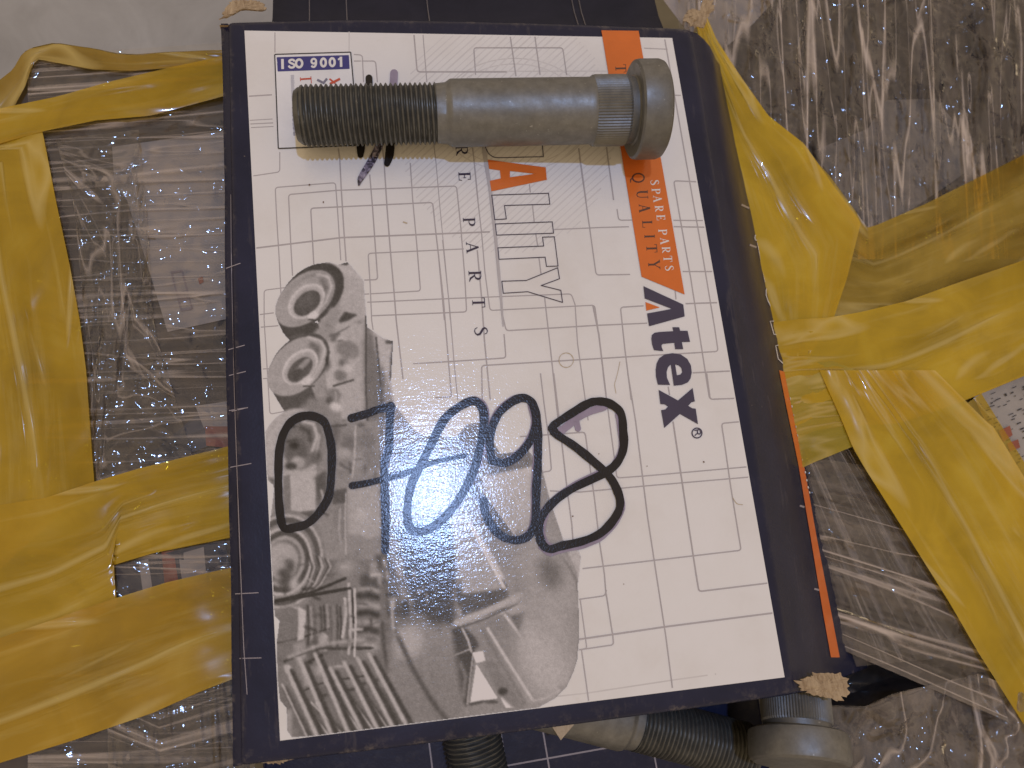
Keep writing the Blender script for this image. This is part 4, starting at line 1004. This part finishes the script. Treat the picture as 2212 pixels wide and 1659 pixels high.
# ------------------------------------------------------------------ wheel studs
def lathe(prof, seg=96, tooth=0):
    v, f = [], []
    for (a, r) in prof:
        for i in range(seg):
            th = 2 * math.pi * i / seg
            rr = r if not tooth else r + tooth * (1 if i % 2 else -1)
            v.append((a, rr * math.cos(th), rr * math.sin(th)))
    for j in range(len(prof) - 1):
        for i in range(seg):
            f.append([j * seg + i, j * seg + (i + 1) % seg, (j + 1) * seg + (i + 1) % seg, (j + 1) * seg + i])
    return v, f
def stud(name, p0, p1, label, spin=0.0, rt=.0103, mats=('steeld', 'steel')):
    """p0: centre of the threaded tip, p1: centre of the outer head face"""
    p0, p1 = Vector(p0), Vector(p1); ax = (p1 - p0); LEN = ax.length; ax.normalize()
    root = empty(name, (p0 + p1) / 2, label, 'stud', 'wheel studs')
    q = Vector((1, 0, 0)).rotation_difference(ax).to_matrix().to_4x4()
    Mx = Matrix.Translation(p0) @ q @ Matrix.Rotation(spin, 4, 'X')
    def add(nm, v, f, mat, parent=root, sm=True):
        vv = [tuple(Mx @ Vector(a)) for a in v]
        o = link(nm, mesh(nm, vv, f), MAT[mat], parent, sm)
        if sm: o.data.set_sharp_from_angle(angle=math.radians(32))
        return o
    TL = LEN * .372; PI_ = .00166
    seg, per = 64, 6
    n = int(TL / PI_ * per); v, f = [], []
    for j in range(n + 1):
        a = TL * j / n
        for i in range(seg):
            ph = (a / PI_ - i / seg) % 1.0
            tri = 1 - abs(2 * ph - 1)
            prof = min(1.0, max(0.0, tri * 1.5 - .18))
            ch = min(1.0, a / .004); lead = rt * (.80 + .20 * math.sin(ch * math.pi / 2))
            r = min(lead, rt - .00105 * (1 - prof))
            th = 2 * math.pi * i / seg; v.append((a, r * math.cos(th), r * math.sin(th)))
    for j in range(n):
        for i in range(seg): f.append([j * seg + i, j * seg + (i + 1) % seg, (j + 1) * seg + (i + 1) % seg, (j + 1) * seg + i])
    c = len(v); v.append((0, 0, 0)); f += [[c, (i + 1) % seg, i] for i in range(seg)]
    add('thread', v, f, mats[0], sm=False)
    rs = rt * 1.105; rk = rt * 1.165; rh = rt * 1.66
    S0 = LEN * .415; S1 = LEN * .795; K1 = LEN * .914; H1 = LEN
    pr = [(TL - .0004, rt * .80), (TL, rt * .965), (TL + .003, rt * .99)]
    for t in np.linspace(0, 1, 7): pr.append((TL + .003 + (S0 - TL - .003) * t, rt * .99 + (rs - rt * .99) * (t * t * (3 - 2 * t))))
    pr += [(S1 - .002, rs), (S1, rs * 1.0), (S1 + .0008, rk * .985)]
    v, f = lathe(pr); add('shank', v, f, mats[1])
    kp = [(S1 + .0008, rk * .98), (S1 + .0018, rk), (K1 - .003, rk), (K1 - .0022, rk * .975)]
    v, f = lathe(kp, 150, .00017); add('knurl', v, f, mats[1], sm=False)
    hp = [(K1 - .0022, rk * .97), (K1 + .0002, rk * .95), (K1 + .0006, rk * 1.0), (K1 + .0004, rh * .93), (K1 + .0010, rh * .985), (K1 + .0022, rh)]
    hp += [(H1 - .0022, rh), (H1 - .0008, rh * .97), (H1, rh * .90), (H1, rh * .3), (H1, .0001)]
    v, f = lathe(hp); add('head', v, f, mats[1])
    return root
def pz(x, y, z): return tuple(at(np.array(x), np.array(y), z))
tip = pz(640, 251, .0102); hd = pz(1428, 237, .0172)
stud('wheel_stud', tip, hd, 'grey steel wheel stud lying across the top of the white lid', .4)
# studs spilling out at the open end of the box
def stud_dir(a_px, b_px, za, zb, frac, length, label, spin=0):
    """a_px .. b_px lie on the axis; the tip is at a_px"""
    a = Vector(pz(*a_px, za)); b = Vector(pz(*b_px, zb)); d = (b - a).normalized()
    return stud('wheel_stud', a - d * frac, a - d * frac + d * length, label, spin)
stud_dir((1626, 1626), (1330, 1548), -.0458, -.0432, 0, .128, 'wheel stud under the lid edge with its threaded end pointing right', .2)
stud_dir((1050, 1735), (1019, 1582), -.0458, -.0444, 0, .128, 'wheel stud under the lid edge with its threaded end pointing down', .7)
b_ = Vector(pz(1729, 1652, -.0165)); a_ = Vector(pz(1690, 1180, -.040)); d_ = (a_ - b_).normalized()
stud('wheel_stud', b_ + d_ * .128, b_, 'wheel stud below the torn corner with its knurled collar showing', .1)

# ------------------------------------------------------------------ lower navy box the spilled studs lie on
lower = empty('lower_box', (.08, .06, FLOOR_Z), 'dark navy carton with pale grid lines under the spilled studs', 'box')
v = [(-.014, -.10, -.0575), (.178, -.10, -.0575), (.178, .236, -.0575), (-.014, .236, -.0575), (-.014, -.10, FLOOR_Z), (.178, -.10, FLOOR_Z), (.178, .236, FLOOR_Z), (-.014, .236, FLOOR_Z)]
me = mesh('carton_body', v, [[0, 1, 2, 3], [7, 6, 5, 4], [0, 4, 5, 1], [1, 5, 6, 2], [2, 6, 7, 3], [3, 7, 4, 0]])
lb = link('carton_body', me, MAT['navy_low'], lower, False)
bv = lb.modifiers.new('edge', 'BEVEL'); bv.width = .0015; bv.segments = 3
for i, (x0, y0, x1, y1) in enumerate(((.078, -.08, .0725, -.012), (.094, -.08, .0885, -.012), (.02, -.031, .115, -.0275), (.03, -.05, .15, -.0455), (.05, -.08, .0455, -.012), (.135, -.08, .13, -.012))):
    d = np.array([x1 - x0, y1 - y0]); d = d / np.linalg.norm(d) * .00030; z = -.05738 + i * 1e-5
    v = [(x0 - d[1], y0 + d[0], z), (x0 + d[1], y0 - d[0], z), (x1 + d[1], y1 - d[0], z), (x1 - d[1], y1 + d[0], z)]
    link('grid_rule', mesh('grid_rule', v, [[0, 1, 2, 3]]), MAT['pale'], lb, False)
v = [pz(1180, 1535, -.030), pz(1255, 1533, -.029), pz(1250, 1550, -.030), pz(1211, 1596, -.034), pz(1188, 1560, -.032)]
tf = link('board_tab', mesh('board_tab', v, [[0, 1, 2, 3, 4]]), card_mat('tab_board', (.40, .31, .20), (.52, .42, .29)), box, False)
tf.modifiers.new('t', 'SOLIDIFY').thickness = .0008

# ------------------------------------------------------------------ cartons in stretch film and yellow tape
def nz(x, y, s, o=0.0): return noise.noise(Vector((x * s + o, y * s - o, o)))
def zleft(x, y): return -.0225 + .0012 * nz(x, y, 26) + .0005 * nz(x, y, 90, 3)
def zright(x, y): return -.0290 + .0016 * nz(x, y, 22, 5) + .0006 * nz(x, y, 80, 2)
def zlow(x, y): return -.0300 + .0060 * nz(x, y, 38, 9) + .0022 * nz(x, y, 110, 4)

def patch(name, ea, eb, zf, mat, parent, nu=60, nv=24, off=0.0, wr=None, kind=None):
    """sheet between two surveyed edges; u runs along the edges"""
    A, B = resample(ea, nu), resample(eb, nu)
    v, f, uv = [], [], []
    zb = float(zf(0, 0))
    for i in range(nu + 1):
        for j in range(nv + 1):
            t = j / nv; q = A[i] * (1 - t) + B[i] * t
            p = at(q[0], q[1], zb); z = zf(p[0], p[1]) + off
            if wr: z += wr(i / nu, t, p[0], p[1])
            p = at(q[0], q[1], z)
            v.append(tuple(p)); uv.append((p[0], p[1]))
    for i in range(nu):
        for j in range(nv):
            k = i * (nv + 1) + j; f.append([k, k + 1, k + nv + 2, k + nv + 1])
    me = mesh(name, v, f)
    pa = np.array(v).reshape(nu + 1, nv + 1, 3)
    lu = np.linalg.norm(np.diff(pa[:, nv // 2], axis=0), axis=1).sum(); lv = np.linalg.norm(np.diff(pa[nu // 2], axis=0), axis=1).sum()
    ul = me.uv_layers.new(name='UVMap')
    for lp in me.loops:
        i, j = divmod(lp.vertex_index, nv + 1); ul.data[lp.index].uv = (i / nu * lu, j / nv * lv)
    bm = bmesh.new(); bm.from_mesh(me); bm.normal_update()
    if sum(f_.normal.z for f_ in bm.faces) < 0: bmesh.ops.reverse_faces(bm, faces=bm.faces[:]); bm.to_mesh(me)
    bm.free()
    o = link(name, me, mat, parent)
    return o
def wrink(amp, fv, fu=1.0, seed=0.0):
    def g(u, t, x, y):
        a = noise.noise(Vector((u * fu * 3 + seed, t * fv, seed)))
        b = noise.noise(Vector((u * fu * 6 + seed, t * fv * 2.3, seed + 4)))
        return amp * (abs(a) * 1.4 + .4 * b)
    return g
BRN = plain('brown_carton_board', [(.25, (.060, .044, .030)), (.5, (.095, .072, .052)), (.75, (.14, .110, .082))], 30, .8, .001, .5, (1, 1, 1), 3)
GRY = plain('grey_brown_board', [(.25, (.040, .028, .018)), (.5, (.060, .044, .030)), (.8, (.095, .072, .052))], 28, .8, .001, -.3, (1, 1, 1), 3)
PAP = plain('label_paper', [(.3, (.34, .275, .215)), (.7, (.46, .385, .315))], 30, .7, .0003)
RED = plain('red_print', [(.3, (.22, .06, .03)), (.7, (.36, .10, .05))], 60, .6)
DRK = plain('dark_print_and_gap', [(.3, (.012, .011, .013)), (.7, (.05, .043, .045))], 60, .5)
T1 = tape_mat('yellow_tape', (.50, .305, .008), .32); T1R = tape_mat('bright_yellow_tape', (.58, .365, .008), .30)
T2 = tape_mat('ochre_tape', (.32, .19, .015), .38)
T3 = tape_mat('clear_yellow_tape', (.44, .29, .03), .55)
F1 = film_mat('stretch_film', 8, 190, .24, 1.3, .8); F2 = film_mat('stretch_film_pulled', 5, 150, .20); F3 = film_mat('stretch_film_crumpled', 26, 60, .2, 1.5, .8)

# left carton -------------------------------------------------------------
lc = empty('wrapped_carton', (-.11, .12, FLOOR_Z), 'film-wrapped carton with yellow tape to the left of the box', 'carton', 'film-wrapped cartons')
edge = [(-600, 420), (-60, 215), (0, 172), (28, 150), (45, 120), (60, 106), (120, 94), (200, 105), (250, 117), (290, 119), (350, 114), (480, 108), (540, 106)]
low = [(-60, 1720), (540, 1720)]
EB = [(x, 2300) for x, y in edge]
bo = patch('carton_top', edge, EB, zleft, BRN, lc, 90, 80, -.0012)
ev = []
for i, q in enumerate(resample(edge, 60)):
    p = at(q[0], q[1], -.0237); z0 = zleft(p[0], p[1]) - .0012
    ev += [(p[0], p[1], z0), (p[0], p[1] + .0015, z0 - .003), (p[0], p[1] + .001, FLOOR_Z)]
ef = [[i * 3 + j, i * 3 + j + 1, i * 3 + j + 4, i * 3 + j + 3] for i in range(60) for j in range(2)]
link('carton_side', mesh('carton_side', ev, ef), T2, lc)
pp = patch('paper_label', cr('Y', [(930, -330), (950, 0), (1050, 100), (1220, 640), (1390, 1205)]), cr('Y', [(1990, -480), (1990, -100), (1980, 300), (1960, 700), (1960, 1080)]), zleft, PAP, lc, 20, 14, -.0007)
def flat(name, poly, zf, off, mat, parent):
    pts = at(np.array([p[0] for p in poly]), np.array([p[1] for p in poly]), float(zf(0, 0)))
    v = [tuple(at(poly[i][0], poly[i][1], zf(pts[i][0], pts[i][1]) + off)) for i in range(len(poly))]
    return link(name, mesh(name, v, [list(range(len(v)))]), mat, parent, False)
# the label's faint stamp: a framed oblong and a red spot
stamp = plain('stamp_ink', [(.3, (.20, .15, .15)), (.7, (.32, .26, .24))], 200, .7)
for qd in ([(1415, 705), (1510, 690), (1514, 706), (1420, 722)], [(1495, 1015), (1590, 1000), (1594, 1020), (1500, 1034)], [(1415, 710), (1430, 707), (1510, 1025), (1495, 1030)], [(1500, 695), (1518, 695), (1600, 1010), (1585, 1012)], [(1460, 880), (1545, 860), (1560, 940), (1480, 960)]):
    flat('stamp_mark', cr('Y', qd), zleft, -.00035, stamp, pp)
flat('red_mark', cr('Y', [(1640, 760), (1680, 745), (1690, 790), (1655, 810)]), zleft, -.00035, RED, pp)
flat('dark_strip', cr('Z', [(940, 1600), (1860, 1370), (1960, 1850), (1000, 1980)]), zleft, -.0003, DRK, lc)
flat('red_strip', cr('Z', [(1340, 1480), (1440, 1470), (1490, 1800), (1370, 1800)]), zleft, .00012, RED, lc)
flat('red_strip', cr('Z', [(1700, 440), (1900, 440), (1900, 620), (1710, 600)]), zleft, .00015, RED, lc)
flat('pale_strip', cr('Z', [(1480, 1500), (1690, 1440), (1720, 1760), (1520, 1800)]), zleft, .0001, PAP, lc)
flat('pale_strip', cr('Z', [(1150, 1560), (1230, 1540), (1270, 1830), (1190, 1850)]), zleft, .0001, PAP, lc)
flat('pale_strip', cr('Z', [(1620, 270), (1900, 230), (1900, 440), (1690, 450)]), zleft, .00012, PAP, lc)
flat('dark_strip', cr('Z', [(1150, 760), (1350, 580), (1640, 340), (1720, 450), (1740, 600), (1400, 730)]), zleft, .00005, DRK, lc)
patch('stretch_film', [(60, 120), (520, 90)], [(60, 2200), (560, 2200)], zleft, F1, lc, 110, 200, .0007, wrink(.0011, 46, 2.2, 3))
patch('stretch_film', [(120, 300), (300, 280), (320, 500), (330, 700)], [(160, 440), (190, 780), (210, 1060), (420, 1000)], zleft, F3, lc, 80, 40, .0013, wrink(.0010, 9, 6, 8))
film_low = patch('stretch_film', [(230, 1440), (340, 1500), (520, 1440)], [(240, 2100), (380, 2100), (560, 2100)], zleft, F2, lc, 70, 40, .0014, wrink(.0018, 2, 6, 5))
patch('tape_strip', edge[1:], [(-10, 300), (20, 250), (55, 185), (70, 140), (84, 128), (120, 135), (200, 150), (250, 152), (290, 153), (350, 148), (480, 140), (540, 138)], zleft, T2, lc, 50, 12, .0020, wrink(.0006, 3, 2, 1))
patch('tape_strip', [(-60, 330), (0, 300), (92, 284), (120, 430), (150, 570), (172, 690), (186, 800), (193, 900), (204, 1045)], [(-340, 420), (-330, 500), (-320, 700), (-310, 900), (-300, 1100), (-300, 1200), (-300, 1300), (-300, 1440), (-300, 1500)], zleft, T1, lc, 70, 36, .0026, wrink(.0007, 4, 3, 2))
patch('tape_strip', [(-500, 390), (-60, 252), (0, 234), (125, 208), (234, 177), (365, 146), (482, 121), (540, 108)], [(-500, 460), (-60, 325), (0, 310), (91, 284), (208, 260), (325, 250), (482, 208), (540, 190)], zleft, T1, lc, 60, 14, .0034, wrink(.0010, 3, 2, 6))
patch('tape_strip', [(-400, 1160), (-60, 1100), (100, 1075), (205, 1040), (300, 1012), (485, 966), (550, 950)], [(-400, 1540), (-60, 1440), (0, 1420), (120, 1380), (255, 1310), (241, 1222), (330, 1195), (485, 1164), (550, 1150)], zleft, T1, lc, 80, 30, .0030, wrink(.0008, 6, 2, 9))
patch('tape_strip', [(-500, 1530), (-60, 1395), (0, 1378), (240, 1295), (360, 1258), (490, 1228), (513, 1224)], [(-500, 1800), (-60, 1665), (0, 1648), (150, 1602), (330, 1540), (430, 1495), (516, 1462)], zleft, tape_mat('orange_yellow_tape', (.46, .265, .010), .30), lc, 80, 24, .0038, wrink(.0005, 4, 2, 12))

# right carton ------------------------------------------------------------
rc = empty('wrapped_carton', (.28, .16, FLOOR_Z), 'film-wrapped carton with crossing yellow tapes to the right of the box', 'carton', 'film-wrapped cartons')
patch('carton_top', [(1480, -500), (1800, -500), (3000, -500)], [(1730, 1442), (2020, 1392), (3000, 1110)], zright, GRY, rc, 90, 80, -.0046)
sv = []
for q in resample([(1730, 1442), (2020, 1392), (3000, 1110)], 20):
    p = at(q[0], q[1], -.0278); sv += [(p[0], p[1], zright(p[0], p[1]) - .0016), (p[0], p[1] - .001, -.034), (p[0], p[1] - .001, FLOOR_Z)]
link('carton_side', mesh('carton_side', sv, [[i * 3 + j, i * 3 + j + 3, i * 3 + j + 4, i * 3 + j + 1] for i in range(20) for j in range(2)]), DRK, rc)  # wall facing the gap, its shade put into a near-black colour
patch('inner_sheet', cr('U', [(800, 1010), (1170, 860), (1280, 670), (1620, 660)]), cr('U', [(1170, 1540), (1400, 1440), (1700, 1240), (1950, 1060)]), zright, plain('crumpled_paper', [(.3, (.15, .125, .10)), (.7, (.27, .23, .19))], 50, .8, .002), rc, 24, 16, -.0038)
patch('inner_sheet', cr('U', [(-200, 0), (100, -60), (600, -60)]), cr('U', [(100, 400), (200, 330), (400, 160)]), zright, PAP, rc, 20, 12, -.0038)
# printed paper showing at the right edge
pw = plain('printed_sheet', [(.3, (.27, .24, .20)), (.7, (.38, .34, .29))], 40, .7)
sheet = patch('printed_sheet', cr('V', [(1840, 1130), (3000, 640)]), cr('V', [(2140, 1760), (3200, 1400)]), zright, pw, rc, 14, 20, -.0006)
rr = random.Random(4)
v, f = [], []
for i in range(70):
    a, b = rr.random(), rr.random(); x = 1900 + 330 * a + 130 * b; y = 1150 - 150 * a + 560 * b; l = rr.uniform(8, 34); h_ = rr.uniform(5, 11)
    q = cr('V', [(x, y), (x + l, y - l * .42), (x + l + h_ * .3, y - l * .42 + h_), (x + h_ * .3, y + h_)]); o = len(v)
    for px_ in q:
        p = at(px_[0], px_[1], -.0290); v.append(tuple(at(px_[0], px_[1], zright(p[0], p[1]) - .00015 + i * 2e-6)))
    f.append([o, o + 1, o + 2, o + 3])
pr_ = link('black_print', mesh('black_print', v, f), DRK, sheet, False); pr_['kind'] = 'stuff'
for q in ([(2030, 1390), (2110, 1350), (2130, 1420), (2060, 1470)], [(2090, 1480), (2170, 1450), (2185, 1510), (2110, 1540)]):
    flat('red_print', cr('V', q), zright, .0002, RED, sheet)
patch('stretch_film', [(1450, -300), (1490, 560)], [(2900, -300), (2900, 560)], zright, film_mat('stretch_film_pulled_down', 7, 100, .34, 3.2, 1.3), rc, 120, 330, -.0020, lambda u, t, x, y: .0026 * (1 - abs(noise.noise(Vector((u * 2.2 + .8 * t, t * 17 + u * 2.0, 2))))) ** 6 + .0012 * (1 - abs(noise.noise(Vector((u * 5.5, t * 44 - u * 2.6, 5))))) ** 5)
patch('stretch_film', [(1690, 985), (1760, 1180), (1850, 1440)], [(1880, 930), (2060, 1180), (2240, 1400)], zright, F2, rc, 60, 60, .0006, wrink(.0010, 1.5, 2, 4))
fan = patch('stretch_film', [(1735, 985), (1775, 1180), (1810, 1400)], [(1900, 1010), (2100, 1330), (2180, 1560)], lambda x, y: zright(x, y), film_mat('stretch_film_fan', 60, 6, .34, 2.2, .8), rc, 90, 60, .0020, lambda u, t, x, y: .0022 * abs(noise.noise(Vector((u * 11, t * .8, 3)))) + .0010 * abs(noise.noise(Vector((u * 30, t * 1.2, 8)))))
# tapes
patch('tape_strip', cr('U', [(740, 960), (820, 1080), (900, 1160), (1170, 1530)]) + [(2000, 440), (2300, 290), (2900, 0)], [(1700, 660), (1740, 680), (1790, 690), (1860, 676), (1960, 652), (2060, 616), (2300, 535), (2900, 330)], zright, T3, rc, 60, 26, .0021, wrink(.0006, 5, 3, 21))
patch('tape_strip', [(1520, 20), (1548, 85), (1600, 165), (1660, 250), (1737, 310), (1800, 400), (1860, 480), (1830, 600), (1800, 690)], [(1505, 60), (1530, 160), (1555, 300), (1580, 420), (1600, 520), (1625, 620), (1650, 720), (1670, 800), (1690, 860)], zright, T1R, rc, 70, 26, .0036, wrink(.0006, 5, 2, 22))
patch('tape_strip', [(1640, 700), (1720, 690), (1790, 686), (1860, 674), (1960, 650), (2060, 614), (2300, 532), (2900, 325)], [(1700, 960), (1760, 930), (1830, 920), (1940, 915), (2063, 874), (2140, 842), (2300, 776), (2900, 560)], zright, T1R, rc, 80, 34, .0038, wrink(.0012, 6, 2, 23))
patch('tape_strip', [(1690, 790), (1730, 785), (1800, 780), (1850, 800)], [(1730, 1012), (1760, 998), (1800, 982), (1848, 962)], zright, tape_mat('lemon_tape', (.42, .31, .02), .3), rc, 30, 24, .0042, wrink(.0005, 8, 1, 24))
patch('tape_strip', [(1770, 800), (1815, 900), (1842, 966), (1868, 1011), (1971, 1174), (2050, 1300), (2113, 1409), (2240, 1610), (2500, 2020)], [(2020, 800), (2090, 870), (2130, 910), (2146, 922), (2200, 1010), (2260, 1110), (2330, 1240), (2480, 1480), (2740, 1890)], zright, T1R, rc, 90, 40, .0050, wrink(.0009, 5, .5, 25))
patch('tape_strip', [(2060, 890), (2110, 960), (2160, 1060), (2240, 1200)], [(2120, 850), (2170, 930), (2220, 1010), (2300, 1130)], zright, T3, rc, 40, 12, .0044, wrink(.0006, 3, 2, 26))

# crumpled film-wrapped bundle in the near corner --------------------------
wb = empty('wrapped_bundle', (.22, -.05, FLOOR_Z), 'crumpled film-wrapped bundle in the lower right corner', 'bundle')
patch('bundle_body', cr('S', [(1100, 570), (1300, 575), (1450, 505), (1950, 385), (2060, 430), (3600, 160)]), cr('S', [(1000, 1700), (1300, 1700), (1500, 1700), (1900, 1700), (2400, 1700), (3800, 1700)]), zlow, plain('bundle_contents', [(.25, (.030, .025, .020)), (.5, (.12, .095, .075)), (.75, (.24, .20, .16))], 60, .7, .002), wb, 90, 70)
patch('stretch_film', cr('S', [(1090, 560), (1300, 566), (1450, 496), (1950, 376), (2060, 424), (3600, 150)]), cr('S', [(1000, 1700), (1300, 1700), (1500, 1700), (1900, 1700), (2400, 1700), (3800, 1700)]), zlow, film_mat('stretch_film_bundle', 40, 22, .36, 2.2, 1.3), wb, 150, 110, .0016, lambda u, t, x, y: .0035 * abs(nz(x, y, 70, 6)) + .002 * abs(nz(x, y, 160, 2)))
bs = []
for q in resample(cr('S', [(1100, 570), (1300, 575), (1450, 505), (1950, 385), (2060, 430), (3600, 160)]), 40):
    p = at(q[0], q[1], -.030); bs += [(p[0], p[1], zlow(p[0], p[1])), (p[0], p[1] + .002, -.045), (p[0], p[1] + .001, FLOOR_Z)]
link('bundle_side', mesh('bundle_side', bs, [[i * 3 + j, i * 3 + j + 1, i * 3 + j + 4, i * 3 + j + 3] for i in range(40) for j in range(2)]), DRK, wb)  # other wall of the gap, coloured near black for the shade there

# loose film hanging over the gap between carton and bundle
patch('loose_film', [(1815, 1420), (1920, 1400), (2040, 1375), (2160, 1350)], [(1800, 1545), (1900, 1530), (2060, 1490), (2180, 1480)], lambda x, y: -.036 + .004 * nz(x, y, 60, 3), film_mat('loose_stretch_film', 24, 30, .16, 1.4, .6), wb, 70, 40, 0, lambda u, t, x, y: .004 * abs(nz(x, y, 75, 7)) - .010 * math.sin(math.pi * t))
